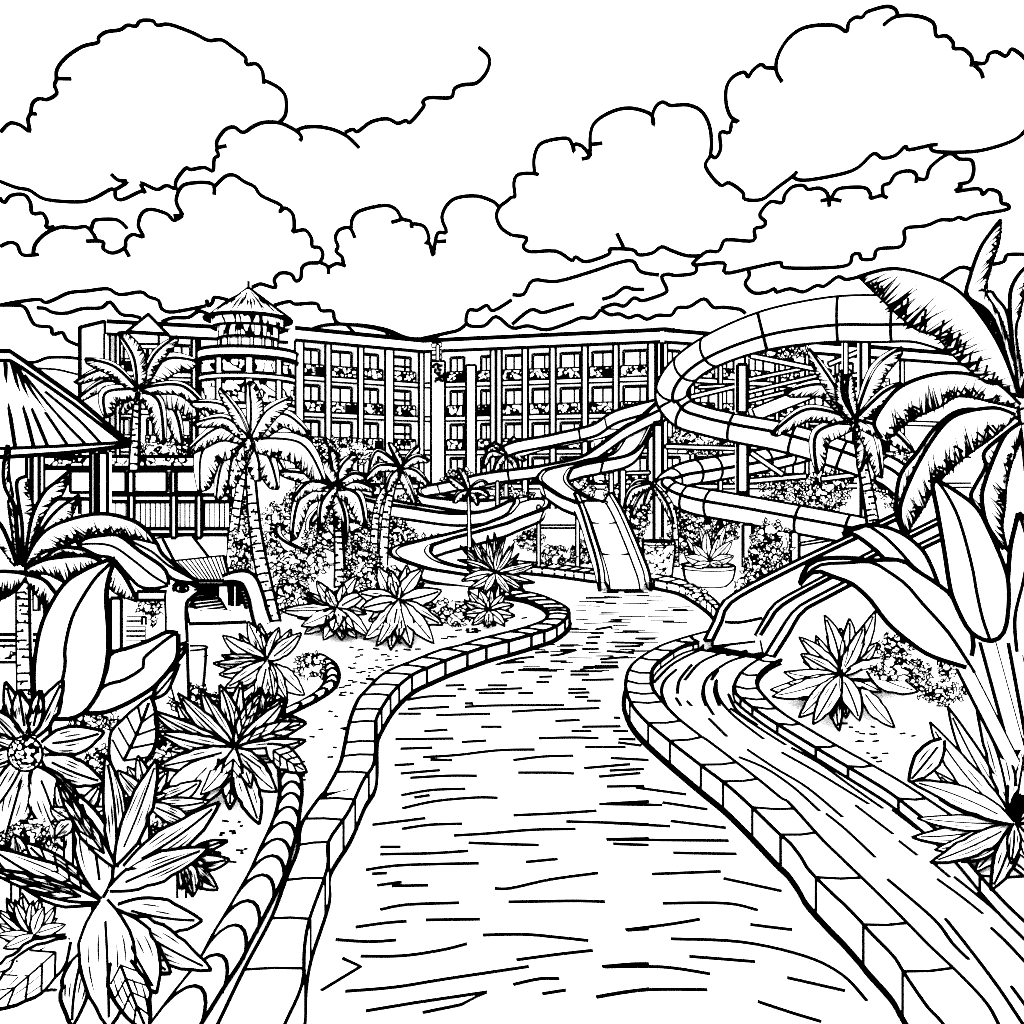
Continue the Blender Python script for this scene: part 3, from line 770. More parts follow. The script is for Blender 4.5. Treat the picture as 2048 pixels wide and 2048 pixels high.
ev = tr(C3, [(-900, 1330), (100, 1308), (500, 1290), (980, 1262)]); eb = tr(C3, [(-900, 1400), (100, 1372), (500, 1345), (980, 1290)])
E1 = [P(x, y, dg - .06) for x, y in ev]; E2 = [P(x, y, dg - .06) for x, y in eb]
mb.strip(E1, E2); mb.strip(E2, [p + (p - Vector((0, 0, EYE))) * .18 + Vector((-.35, 0, 0)) for p in E2]); mb.ink(E1, 7); mb.ink(E2, 9); mb.ink([E1[-1], E2[-1]], 7)
mb.build("roof", gz)
for x, d, w in ((210, 16.2, 18), (188, 18.3, 9), (75, 18.6, 14), (60, 19.5, 9)):
    mb = MB(); mb.bar(P(x, foot(d), d), P(x, 905, d), w * d / F, ink=6.5); mb.build("post", gz)

# ------------------------------------------------------------------ terrace bar and fence behind the gazebo
tb = thing("terrace_building", "low pale terrace building with square openings behind the gazebo", "building", (-14, 34, .2))
mb = MB(); dB = 40
def prect(mb, c, x0, y0, x1, y1, d, m=0, ink=6, th=.15):
    (a, b), (e, f) = tr(c, [(x0, y0), (x1, y1)])
    p, q = P(a, b, d), P(e, f, d)
    mb.box(Vector(((p.x + q.x) / 2, d + th / 2, (p.z + q.z) / 2)), (abs(q.x - p.x) / 2, 0, 0), (0, th / 2, 0), (0, 0, abs(q.z - p.z) / 2), ink, m)
prect(mb, C3, 330, 1460, 1740, 1690, dB, ink=7, th=3)
mb.build("wall", tb)
for x0, x1 in ((530, 690), (830, 950), (1010, 1260), (1330, 1500)):
    m2 = MB(); prect(m2, C3, x0, 1480, x1, 1640, dB - .2, ink=6, th=.1); m2.build("panel", tb)
for x0, x1 in ((965, 1010), (1290, 1325)):
    m2 = MB(); prect(m2, C3, x0, 1480, x1, 1650, dB - .4, ink=6); m2.build("post", tb)
m2 = MB(); h = m2.mat(hatch(40, 12, .05)); prect(m2, C3, 330, 1370, 1500, 1450, dB + 1, m=h, ink=6); m2.build("planter_box", tb)

def slat_fence(c, x0, x1, y0, y1, d, n, label, posts_x=()):
    t = thing("fence", label, "fence", P(*tr(c, [(x0, y1)])[0], d))
    m = MB(); prect(m, c, x0, y0, x1, y0 + 50, d - .1, ink=7, th=.2); prect(m, c, x0, y1 - 45, x1, y1, d - .1, ink=7, th=.2); m.build("rail", t)
    m = MB(); prect(m, c, x0, y0 + 50, x1, y1 - 45, d + .15, m=1, ink=0, th=.05)
    rnd = random.Random(x0)
    n = int(n * .62)
    for k in range(n):
        a = x0 + (x1 - x0) * (k + .2) / n; b = x0 + (x1 - x0) * (k + rnd.uniform(.55, .85)) / n
        (u, v), (p_, q_) = tr(c, [(a, y0 + 52), (b, y1 - 47)])
        A, B = P(u, v, d), P(p_, q_, d)
        m.box(Vector(((A.x + B.x) / 2, d + .05, (A.z + B.z) / 2)), (abs(B.x - A.x) / 2, 0, 0), (0, .04, 0), (0, 0, abs(A.z - B.z) / 2), 0, edges=False)
    m.build("slat_panel", t)
    for px in posts_x:
        m = MB(); prect(m, c, px - 20, y0, px + 22, y1 + 25, d - .25, ink=6, th=.2); m.build("post", t)
slat_fence(C3, 835, 1730, 1660, 1960, 34, 40, "vertical slat fence with pale rails behind the gazebo posts", (990, 1310, 1500))

# striped awning and slatted sun loungers
mb = MB()
q = [P(*p, d) for p, d in zip(tr(D1, [(1310, 465), (1690, 425), (1740, 620), (1480, 625)]), (25, 25, 21.5, 21.5))]
mb.face(q); mb.face([p - Vector((0, 0, .12)) for p in q])
mb.loop(q, 6.5)
for k in range(1, 12):
    s = k / 12
    mb.ink([q[0].lerp(q[1], s), q[3].lerp(q[2], s)], 3, sides=4)
legs = thing("striped_canopy", "low slanted canopy with diagonal stripes behind the loungers", "canopy", (q[3].x, q[3].y, .2))
mb.build("canopy_sheet", legs)
for i in (0, 1, 2, 3):
    m = MB(); m.bar((q[i].x, q[i].y, .2), q[i], .08, ink=5); m.build("post", legs)

def lounger(pts, d, n, label, blk):
    t = thing("slatted_lounger", label, "lounger", P(*pts[3], d), "slatted loungers on the terrace")
    a, b, c, e = [P(x, y, dd) for (x, y), dd in zip(pts, (d + .5, d + .5, d, d))]
    m = MB(); m.face([a, b, c, e]); m.loop([a, b, c, e], 6)
    for k in range(1, n): m.ink([a.lerp(e, k / n) + Vector((0, -.02, .015)), b.lerp(c, k / n) + Vector((0, -.02, .015))], 5, sides=4)
    dn = Vector((0, 0, -.06)); m.face([a + dn, b + dn, c + dn, e + dn])
    m.build("slatted_bed", t)
    for p in (a, b, c, e):
        m = MB(); m.bar((p.x, p.y, .2), (p.x, p.y, p.z - .03), .06, ink=5); m.build("leg", t)
    return t
lounger(tr(D1, [(1450, 765), (1660, 745), (1740, 880), (1520, 925)]), 18.5, 6, "slatted lounger with its bed tilted left, nearest the bird", 0)
lounger(tr(D1, [(1470, 650), (1640, 640), (1620, 720), (1450, 745)]), 20, 5, "narrow slatted backrest lounger just under the striped canopy", 0)
lounger(tr(D1, [(1800, 660), (1960, 640), (2000, 850), (1860, 830)]), 18.8, 7, "slatted lounger tilted the other way beside the curved palm stem", 0)
mb = MB()
prect(mb, D1, 1722, 660, 1748, 800, 19.3, m=1, ink=2); prect(mb, D1, 1755, 640, 1790, 890, 19.2, ink=6); prect(mb, D1, 1792, 680, 1830, 830, 19.5, m=1, ink=2); prect(mb, D1, 1770, 850, 1990, 890, 19.1, ink=6)
prect(mb, D1, 1480, 610, 1900, 640, 19.2, ink=6)
tag(mb.build("lounger_frame", loc=P(470, 1240, 19.2)), "upright pale frame with dark gaps between the slatted loungers", "frame")
for x0, y0, x1, y1, lab in ((925, 880, 1100, 1080, "low slatted bench between the big leaf and the bird"),):
    t = thing("slatted_bench", lab, "bench", P(*tr(D1, [(x0, y1)])[0], 14))
    m = MB()
    for k in range(5): prect(m, D1, x0, y0 + k * 38, x1, y0 + k * 38 + 26, 14 + (.3 if k < 2 else 0), ink=2)
    m.build("seat", t)
    for x in (x0 + 8, x1 - 8):
        m = MB(); px = tr(D1, [(x, y0)])[0][0]; m.bar(P(px, tr(D1, [(x, y0)])[0][1], 14.2), P(px, foot(14.2), 14.2), .06, ink=5); m.build("leg", t)
# low wall behind palm at far left
mb = MB(); prect(mb, D1, -40, 1015, 300, 1060, 13.5, ink=6); prect(mb, D1, -40, 1225, 140, 1265, 13.3, ink=6); prect(mb, D1, 80, 1265, 130, 1460, 13.2, ink=6)
prect(mb, D1, 835, 740, 915, 1140, 12.5, ink=6.5); h = mb.mat(hatch(14, 13, .05)); prect(mb, D1, -40, 1100, 135, 1225, 13.6, m=h, ink=5)
prect(mb, D1, 1035, 690, 1260, 755, 16, ink=6)
tag(mb.build("low_wall", loc=P(20, 1330, 13.5)), "low pale terrace wall with hatched panel behind the scaly palm trunk", "wall")

# ------------------------------------------------------------------ bird
bt = thing("bird", "pale long necked bird with pointed beak standing behind the big smooth leaves", "bird", P(355, 1400, 9.5))
db = 9.0
mb = MB()
body = smooth([(372, 1450, 12, 9.3), (366, 1400, 26, 9.2), (360, 1350, 38, 9.1), (357, 1300, 42, 9.05), (356, 1262, 42, 9), (355, 1235, 40, 9), (355, 1205, 42, 9), (358, 1185, 46, 9), (364, 1175, 38, 9), (366, 1166, 14, 9)], 5)
C = [P(a, b, d) for a, b, w, d in body]; R = [w / 2 * d / F for a, b, w, d in body]
mb.ring_tube(C, R, 16, 0)
mb.ink([c + Vector((-r * .95, -.35 * r, 0)) for c, r in zip(C, R)], 7); mb.ink([c + Vector((r * .95, -.35 * r, 0)) for i, (c, r) in enumerate(zip(C, R)) if i < 30], 7)
bo = mb.build("body", bt)
m = MB()
bk = [P(376, 1172, 8.98), P(402, 1181, 8.95), P(376, 1200, 8.98)]
m.ring_tube([P(365, 1184, 9), P(378, 1184, 9), P(390, 1181, 8.98), P(403, 1178, 8.96)], [.085, .07, .035, .008], 12, 0)
m.ink([P(362, 1166, 8.97), P(380, 1167, 8.95), P(392, 1173, 8.93), P(404, 1177, 8.95)], 7); m.ink([P(404, 1179, 8.95), P(390, 1190, 8.95), P(378, 1200, 8.95)], 7); m.ink([P(404, 1178, 8.9), P(388, 1180, 8.88)], 4)
m.ink([P(347, 1172, 8.88), P(352, 1166, 8.86), P(362, 1163, 8.86), P(372, 1165, 8.88)], 7)
m.ink([P(378, 1199, 8.8), P(373, 1207, 8.8), P(373, 1222, 8.8), P(377, 1245, 8.85)], 7)
m.build("beak", bt)
m = MB()
m.ink([P(364 + 13 * math.cos(a), 1177 + 7 * math.sin(a), 8.84) for a in [2 * math.pi * k / 16 for k in range(17)]], 5.5)
m.ink([P(365 + 4 * math.cos(a), 1177 + 4 * math.sin(a), 8.83) for a in [2 * math.pi * k / 10 for k in range(11)]], 6)
m.ink([P(348, 1170, 8.86), P(346, 1177, 8.86), P(348, 1184, 8.86)], 5)
m.build("eye", bt)

# plant pot / basket
def pot(label, cxp, top, bot, wt, wb, d, name="plant_pot", cat="plant pot", tilt=0, fill=True):
    t = thing(name, label, cat, P(cxp, bot, d), "plant pots")
    prof = smooth([(wt * 1.0, top), (wt * .98, top + (bot - top) * .3), (wt * .88, top + (bot - top) * .7), (wb, bot)], 4)
    m = MB(); seg = 24; rings = []
    cx0 = P(cxp, top, d)
    for w, y in prof:
        r = w / 2 * d / F; z = P(0, y, d).z
        rings.append([Vector((cx0.x + r * math.cos(a) + tilt * (y - top), d + r * math.sin(a), z)) for a in [2 * math.pi * k / seg for k in range(seg + 1)]])
    hm_ = m.mat(hatch(d, 9, .05)) if 'hatched' in label else 0
    for A, B in zip(rings, rings[1:]): m.strip(A, B, hm_)
    m.ink(rings[0], 4.5); m.ink([p - Vector((0, -.02, .09)) for p in rings[0][12:]], 3.5); m.ink(rings[-1], 7); m.ink([r[23] for r in rings], 7); m.ink([r[13] for r in rings], 7)
    m.build("pot", t)
    if fill:
        m = MB(); h = 0; m.face([p - Vector((0, 0, .03)) for p in rings[0][:-1]], h); m.build("soil", t)
    return t
pot("tilted pale clay pot of soil standing right of the bird", 388, 1296, 1372, 52, 40, 10.5, tilt=-.0004 * 0)
pot("round white bowl planter under the lower tube holding a young palm", 1415, 1130, 1172, 104, 62, 22.7)
pot("tall hatched planter tub left of the round bowl planter", 1316, 1082, 1152, 64, 52, 25.1)

# ------------------------------------------------------------------ leaves
def leaf_px(mb, base, tip, w, d0, d1, bend=0.0, lines=2, ink=6.0, keel=.12, belly=.45, veins=False, n=12, pt=1.0):
    bx, by = base; tx, ty = tip
    dx, dy = tx - bx, ty - by; L = math.hypot(dx, dy) or 1
    nx, ny = -dy / L, dx / L
    mx, my = (bx + tx) / 2 + nx * bend, (by + ty) / 2 + ny * bend
    A, B, M = [], [], []; cen = []
    leaf_px.n = getattr(leaf_px, 'n', 0) + 1; lift = 2.70 - .011 * (leaf_px.n % 11)
    def cl(y, d): return min(d, lift * F / (y - HZ)) if y > HZ + 30 else d
    def Q(x, y, d): return P(x, y, cl(y, d))
    for i in range(n + 1):
        t = i / n
        x = (1 - t) ** 2 * bx + 2 * t * (1 - t) * mx + t * t * tx; y = (1 - t) ** 2 * by + 2 * t * (1 - t) * my + t * t * ty
        k = math.log(.5) / math.log(belly)
        ww = w / 2 * (math.sin(math.pi * t ** k) ** .85 if 0 < t < 1 else 0)
        if t < .5: ww = max(ww, w * .06)
        d = d0 + (d1 - d0) * t
        ax = 2 * (1 - t) * (mx - bx) + 2 * t * (tx - mx); ay = 2 * (1 - t) * (my - by) + 2 * t * (ty - my); al = math.hypot(ax, ay) or 1
        px_, py_ = -ay / al, ax / al
        A.append(Q(x + px_ * ww, y + py_ * ww, d)); B.append(Q(x - px_ * ww, y - py_ * ww, d)); M.append(Q(x, y, d - keel * ww * d / F * 2))
        cen.append((x, y, px_, py_, ww, d))
    for E in (A, B):
        for i in range(2, n - 1):
            if random.random() < .5: E[i] = E[i] + (M[i] - E[i]) * random.uniform(-.10, .14)
    mb.strip(A, M); mb.strip(M, B)
    mb.ink(A, ink, sides=4); mb.ink(B, ink, sides=4)
    mb.ink(M[2:-1], ink * .8, sides=4, taper=None)
    rnd = random
    for s in (-1, 1):
        for k in range(lines):
            f = (k + 1) / (lines + 1) * s * rnd.uniform(.85, 1.1)
            i0 = rnd.randint(3, 5); i1 = rnd.randint(n - 4, n - 2)
            if rnd.random() < .5: i1 = i0 + 3
            pts = []
            for (x, y, p_, q_, ww, d) in cen[i0:i1 + 1]:
                pts.append(Q(x + p_ * ww * f, y + q_ * ww * f, d - keel * ww * d / F * 2 * (1 - abs(f)) - .002 * d))
            if len(pts) > 1: mb.ink(pts, ink * .5, sides=4, taper='both')
        if veins:
            for i in range(2, n - 2, 2):
                x, y, p_, q_, ww, d = cen[i]; x2, y2, p2, q2, w2, d2 = cen[min(n, i + 2)]
                a = Q(x, y, d - keel * ww * d / F * 2 - .002 * d); b = Q(x2 + p2 * w2 * .92 * s, y2 + q2 * w2 * .92 * s, d2 - .003 * d)
                mb.ink([a, (a + b) / 2 + Vector((0, -.001, 0)), b], ink * .62, sides=4)

def rosette(name, c, ctr, tips, d, label, cat="plant", scale=.265, w0=85, lines=2, ink=6.0, tall=.6, group=None, filler=0, heart=0, veins_every=0, z=.2):
    (cx_, cy_) = tr(c, [ctr])[0]
    gb = Vector((P(cx_, cy_, d).x, d, z))
    mb = MB()
    k = F / d
    full = [t for t in tips if len(t) < 4]
    ang = sorted(full, key=lambda t: math.atan2(t[1] - ctr[1], t[0] - ctr[0]))
    tips = list(tips); n_real = len(tips)
    for a, b in zip(ang, ang[1:] + ang[:1]):
        ta = math.atan2(a[1] - ctr[1], a[0] - ctr[0]); tb = math.atan2(b[1] - ctr[1], b[0] - ctr[0])
        if tb < ta: tb += 2 * math.pi
        if tb - ta > 1.5: continue
        tm = (ta + tb) / 2 + random.uniform(-.08, .08)
        rm = (math.hypot(a[0] - ctr[0], a[1] - ctr[1]) + math.hypot(b[0] - ctr[0], b[1] - ctr[1])) / 2
        for q in ((.82,) if d > 9 else (.9,)):
            f = q * random.uniform(.85, 1.05)
            tips.append((ctr[0] + rm * f * math.cos(tm), ctr[1] + rm * f * math.sin(tm), (a[2] if len(a) > 2 else w0) * random.uniform(.6, .95)))
    order = list(range(n_real, len(tips))) + sorted(range(n_real), key=lambda i: tips[i][1])
    rnd = random
    # hidden understorey so that the middle is never empty
    for i in range(filler // 2):
        a = rnd.uniform(0, 2 * math.pi); R = rnd.uniform(.5, .8) * max(math.hypot(t[0] - ctr[0], t[1] - ctr[1]) for t in tips) * c[2] * .8
        leaf_px(mb, (cx_, cy_), (cx_ + R * math.cos(a), cy_ + R * .75 * math.sin(a)), w0 * c[2] * .7, d + .12, d + .2 + .2 * rnd.random(), rnd.uniform(-.1, .1) * R, 1, ink * .85)
    for j, i in enumerate(order):
        t = tips[i]
        w = (t[2] if len(t) > 2 else w0) * c[2]
        tx, ty = tr(c, [t[:2]])[0]
        if len(t) > 4: bx, by = tr(c, [t[3:5]])[0]
        else: bx, by = cx_, cy_
        L = math.hypot(tx - bx, ty - by)
        dz = (cy_ - ty) * d / F * tall
        d0 = d - .010 * j * d / 10 + (.05 * d / 10 if i >= n_real else 0)
        bend = rnd.uniform(-.14, .14) * L
        if abs(tx - bx) > 0.4 * L and j % 4: bend = (-1 if tx > bx else 1) * -abs(rnd.uniform(.02, .13)) * L
        leaf_px(mb, (bx, by), (tx, ty), w * 1.12, d0, d0 + dz, bend, (lines if d < 9 else 1 if j % 2 or d < 12 else 0), ink * (1.0 if i < n_real and d < 9 else .85), veins=bool(veins_every and j % veins_every == 0))
    # short stem down to the soil
    a = P(cx_, cy_, d + .05); mb.ring_tube([Vector((a.x, d + .05, z)), a], [.05 * d / 10] * 2, 8, 0)
    mb.ink([Vector((a.x - .05 * d / 10, d, z)), Vector((a.x - .05 * d / 10, d, a.z))], 5); mb.ink([Vector((a.x + .05 * d / 10, d, z)), Vector((a.x + .05 * d / 10, d, a.z))], 5)
    ob = None
    if heart:
        t = thing(name, label, cat, gb, group)
        mb.build("leaves", t)
        m = MB(); h = m.mat(hatch(d, 9, .07)); c0 = P(cx_, cy_, d - .18 * d / 5)
        r = heart * c[2] * d / F; S = 14
        for i in range(S):
            for q in range(2 * S):
                def sp(u, v): 
                    th = math.pi * u / S; ph = math.pi * v / S
                    return c0 + Vector((r * math.sin(th) * math.cos(ph), .5 * r * math.sin(th) * math.sin(ph), r * math.cos(th)))
                m.face([sp(i, q), sp(i + 1, q), sp(i + 1, q + 1), sp(i, q + 1)], h)
        m.ink([c0 + Vector((r * math.cos(a), -.02, r * math.sin(a))) for a in [2 * math.pi * k / 24 for k in range(25)]], 5)
        m.build("flower_head", t)
        return t
    return tag(mb.build(name, loc=gb), label, cat, group)

GP = "rosette plants in the beds"
rosette("broadleaf_plant", D2, (600, 1200), [(-60, 880, 190), (-90, 1000, 90), (150, 850, 150, 560, 1180), (340, 470, 90, 690, 1000), (470, 570, 210, 600, 1180), (630, 330, 120, 690, 1000), (935, 350, 130, 690, 980), (1310, 610, 150, 740, 1000),
    (1245, 880, 150, 650, 1130), (1205, 1315, 190, 700, 1230), (1262, 1610, 190, 690, 1280), (935, 1745, 260, 690, 1260), (880, 1980, 200, 690, 1500), (650, 1960, 300, 620, 1190), (-80, 1850, 230, 410, 1430), (-60, 1640, 180, 400, 1410), (1020, 1630, 170, 700, 1350), (430, 1950, 150, 500, 1500)], 5.0,
    "big broadleaf plant with long pointed leaves filling the lower left corner", lines=2, veins_every=3, ink=7, group=GP, tall=.35)
rosette("flowering_plant", D2, (160, 315), [(30, -110, 110), (110, -60, 110, 150, 200), (375, -120, 110, 210, 220), (240, -60, 80, 190, 200), (620, 190, 150, 250, 260), (620, 490, 150, 250, 340), (380, 890, 210, 210, 400), (20, 860, 190, 150, 400), (-80, 700, 160), (-120, 420, 130), (-120, 200, 120), (-100, 40, 120), (520, 660, 110, 240, 400)], 6.6,
    "daisy like plant with a speckled round head at the left edge", "flower", lines=2, ink=7, heart=100, group=GP, tall=.2)
rosette("bromeliad", D2, (1400, 290), [(940, 190, 100), (900, 60, 90), (1060, -40, 90), (1200, -60, 95), (1310, -90, 90), (1440, -110, 90), (1560, -50, 80), (1700, 0, 90), (1830, 135, 100), (1825, 240, 90), (1830, 430, 120, 1590, 270), (1650, 545, 130, 1440, 320), (1545, 740, 130, 1410, 370), (1370, 650, 110), (930, 700, 190, 1290, 340), (940, 400, 110), (1200, 620, 100, 1340, 370), (1620, 450, 90)], 8.2,
    "spiky bromeliad leaning over the top of the rounded edging", lines=1, veins_every=4, ink=6, filler=8, group=GP)
rosette("bromeliad", D3, (510, 1400), [(170, 1210, 110), (95, 1420, 80), (140, 1505, 100), (190, 1605, 110), (360, 1105, 110), (450, 1120, 90), (690, 1160, 90), (765, 1190, 100), (790, 1660, 130, 560, 1430), (660, 1700, 110), (560, 1700, 90), (420, 1780, 110), (160, 1360, 70), (600, 1150, 80)], 10.0,
    "star shaped bromeliad with a pale heart in the small hooked bed", lines=2, ink=6, filler=6, group=GP)
rosette("bromeliad", D3, (480, 1880), [(20, 1640, 110), (150, 1660, 100), (220, 1640, 90), (340, 1700, 90), (460, 1600, 90), (660, 1690, 120), (640, 1800, 80), (800, 1870, 80), (60, 1860, 100)], 8.8,
    "low bromeliad squeezed behind the spiky one near the small bed", lines=2, ink=6, filler=5, group=GP)
rosette("bromeliad", D3, (1035, 1010), [(605, 1020, 90), (880, 800, 90), (1080, 815, 80), (1190, 760, 90), (790, 1200, 100), (930, 1245, 100), (1070, 1245, 110), (1180, 1230, 90), (1275, 1225, 90), (765, 1140, 90), (960, 850, 70), (1250, 900, 90)], 17.0,
    "small bromeliad under the thin palm trunk at the back of the bed", lines=1, ink=5.5, filler=8, group=GP)
rosette("bromeliad", D3, (1500, 950), [(1190, 890, 110), (1345, 690, 110), (1440, 720, 90), (1560, 680, 90), (1690, 700, 100), (1825, 870, 120), (1835, 1130, 110), (1765, 1270, 120), (1590, 1300, 120), (1440, 1320, 110), (1240, 1240, 110), (1210, 1010, 100), (1330, 1290, 90), (1680, 1190, 100)], 16.2,
    "large drooping bromeliad in the middle of the pool side bed", lines=1, ink=6, filler=4, group=GP)
rosette("bromeliad", D4, (860, 1215), [(700, 1060, 60), (780, 1050, 60), (880, 1040, 60), (980, 1080, 60), (1050, 1170, 60), (1060, 1250, 60), (980, 1330, 60), (850, 1340, 60), (730, 1320, 60), (660, 1240, 60), (670, 1140, 60)], 16.6,
    "tiny star bromeliad near the tip of the planted peninsula", lines=1, ink=5, filler=6, group=GP)
rosette("agave", D4, (910, 930), [(640, 720, 40), (730, 660, 40), (790, 700, 40), (850, 640, 40), (900, 620, 40), (990, 640, 45), (1050, 700, 40), (1230, 850, 60), (1210, 1000, 50), (1130, 1060, 50), (1030, 1090, 50), (820, 1080, 50), (700, 1050, 50), (650, 990, 60), (690, 900, 50), (620, 830, 40), (1100, 960, 40)], 19.5,
    "spiky agave before the end of the snaking slide", lines=1, ink=4.5, filler=10, group=GP)
rosette("bromeliad", D7, (840, 450), [(590, 220, 80), (690, 210, 70), (742, 90, 80), (890, 110, 90), (1045, 65, 90), (980, 150, 80), (1190, 345, 100), (1300, 545, 100, 1000, 420), (1160, 760, 90, 960, 520), (950, 720, 100), (830, 780, 80), (675, 740, 100), (590, 700, 100), (430, 575, 90), (420, 535, 90), (500, 430, 80), (600, 320, 80)], 12.2,
    "tall bromeliad with upright spikes in the right hand bed behind the coping", lines=2, ink=6, filler=6, group=GP)
rosette("bromeliad", D7, (1875, 1335), [(1650, 640, 130, 1840, 1280), (1370, 725, 130), (1250, 1080, 120), (1265, 1415, 110), (1375, 1565, 110), (1735, 1730, 120), (1480, 640, 110), (1840, 700, 120), (1960, 800, 120), (2050, 1100, 120), (1990, 1640, 130), (1900, 1500, 90), (1245, 1085, 130, 1450, 830), (1560, 1560, 90)], 7.4,
    "large spiky bromeliad at the right edge overhanging the coping", lines=1, ink=6, filler=5, group=GP)
rosette("broadleaf_plant", D2, (200, 1400), [(130, 1150, 80), (240, 1180, 70), (330, 1230, 60), (390, 1340, 60), (40, 1180, 70), (-20, 1250, 60), (-20, 1400, 60), (20, 1480, 60)], 5.6, "small leafy sprig under the left leaves of the big broadleaf plant", lines=0, ink=4.5, group=GP, tall=.3)
rosette("broadleaf_plant", D2, (1100, 960), [(1370, 950, 90), (1300, 1130, 100), (1150, 1170, 90), (1240, 1000, 80), (1360, 840, 60), (1080, 1130, 80), (980, 780, 90), (900, 750, 90)], 5.9, "dark narrow leaved sprig poking out right of the big broadleaf plant", lines=3, ink=6, group=GP, tall=.3)
rosette("broadleaf_plant", D2, (880, 620), [(700, 420, 90), (820, 330, 80), (1000, 420, 90), (1200, 480, 110), (1250, 600, 90), (1180, 760, 90), (1000, 560, 80)], 6.4, "leafy plant filling the gap between the big broadleaf plant and the spiky bromeliad", lines=2, ink=5.5, group=GP, tall=.3)
rosette("broadleaf_plant", D2, (430, 720), [(340, 480, 90), (480, 560, 100), (600, 500, 80), (640, 640, 90), (300, 640, 80), (540, 820, 90), (330, 820, 80)], 6.2, "narrow leaved plant squeezed between the daisy petals and the big broadleaf plant", lines=2, ink=5.5, group=GP, tall=.3)
rosette("broadleaf_plant", D2, (120, 1000), [(-30, 860, 100), (80, 800, 100), (260, 860, 120), (380, 1000, 100), (-60, 1020, 90), (250, 1080, 90)], 5.7, "broad leaves behind the left side of the big broadleaf plant", lines=2, ink=5.5, group=GP, tall=.3)
# broad cross veined leaf standing alone
mb = MB()
leaf_px(mb, tr(D1, [(880, 2060)])[0], tr(D1, [(1140, 1480)])[0], 88, 6.9, 7.1, 10, 0, 7.5, veins=True, belly=.4)
mb.ring_tube([P(233, 1545, 6.9), G(233, 1700)], [.02, .02], 6, 1)
tag(mb.build("veined_leaf", loc=G(233, 1700)), "single broad leaf with checkered veins rising between the big leaves and the daisy", "leaf plant")

# leafy shrubs: many small outlined leaves spread through a volume
def shrub(cxp, cyp, rx, ry, d, label, n=None, lp=15, name="shrub", cat="shrub", thin=1.0, group="clipped shrubs and ground plants"):
    if cyp + ry > HZ + 70: d = 2.8 * F / (cyp + ry * 1.02 - HZ)
    mb = MB(); rnd = random
    n = int((n or (rx * ry * math.pi / (lp * lp) * 3.6)))
    c = P(cxp, cyp, d); k = d / F
    # dark heart with squiggled surface
    h = mb.mat(hatch(d, 10, .07)); S = 9
    def sp(u, v, f=.8):
        th = math.pi * u / S; ph = math.pi * v / S
        w = 1 + .16 * math.sin(3 * ph + cxp) * math.sin(4 * th)
        return c + Vector((rx * k * f * w * math.sin(th) * math.cos(ph), rx * k * .5 * f * w * math.sin(th) * math.sin(ph), ry * k * f * w * math.cos(th)))
    for i in range(S):
        for q in range(2 * S): mb.face([sp(i, q), sp(i + 1, q), sp(i + 1, q + 1), sp(i, q + 1)], h)
    for _ in range(n):
        while True:
            u, v = rnd.uniform(-1, 1), rnd.uniform(-1, 1)
            if u * u + v * v < 1: break
        y = -math.sqrt(1 - u * u - v * v) * rnd.uniform(.5, 1) * rnd.choice((1, 1, 1, -1))
        p = c + Vector((u * rx * k, y * rx * k * .5, v * ry * k))
        a = rnd.uniform(0, 2 * math.pi)
        t = Vector((math.cos(a), rnd.uniform(-.6, .6), math.sin(a))).normalized(); nn = Vector((0, -1, 0)) + Vector((rnd.uniform(-.6, .6), 0, rnd.uniform(-.6, .6)))
        s = t.cross(nn).normalized(); nn = s.cross(t).normalized()
        L = lp * k * rnd.uniform(.7, 1.3) * .62; Wd = L * rnd.uniform(.35, .6) * thin
        def dia(f, off, m):
            q = p + nn * off
            mb.face([q - t * L * f, q - t * L * .1 + s * Wd * f, q + t * L * f, q - t * L * .1 - s * Wd * f], m)
        dia(1, 0, 1); e = max(0.25, 1 - 3.6 * k / Wd) if Wd > 0 else .5
        e = min(e, .8)
        dia(e, .004 * d / 10, 0); dia(e, -.004 * d / 10, 0)
    base = Vector((c.x, d, .2))
    return tag(mb.build(name, loc=base), label, cat, group)
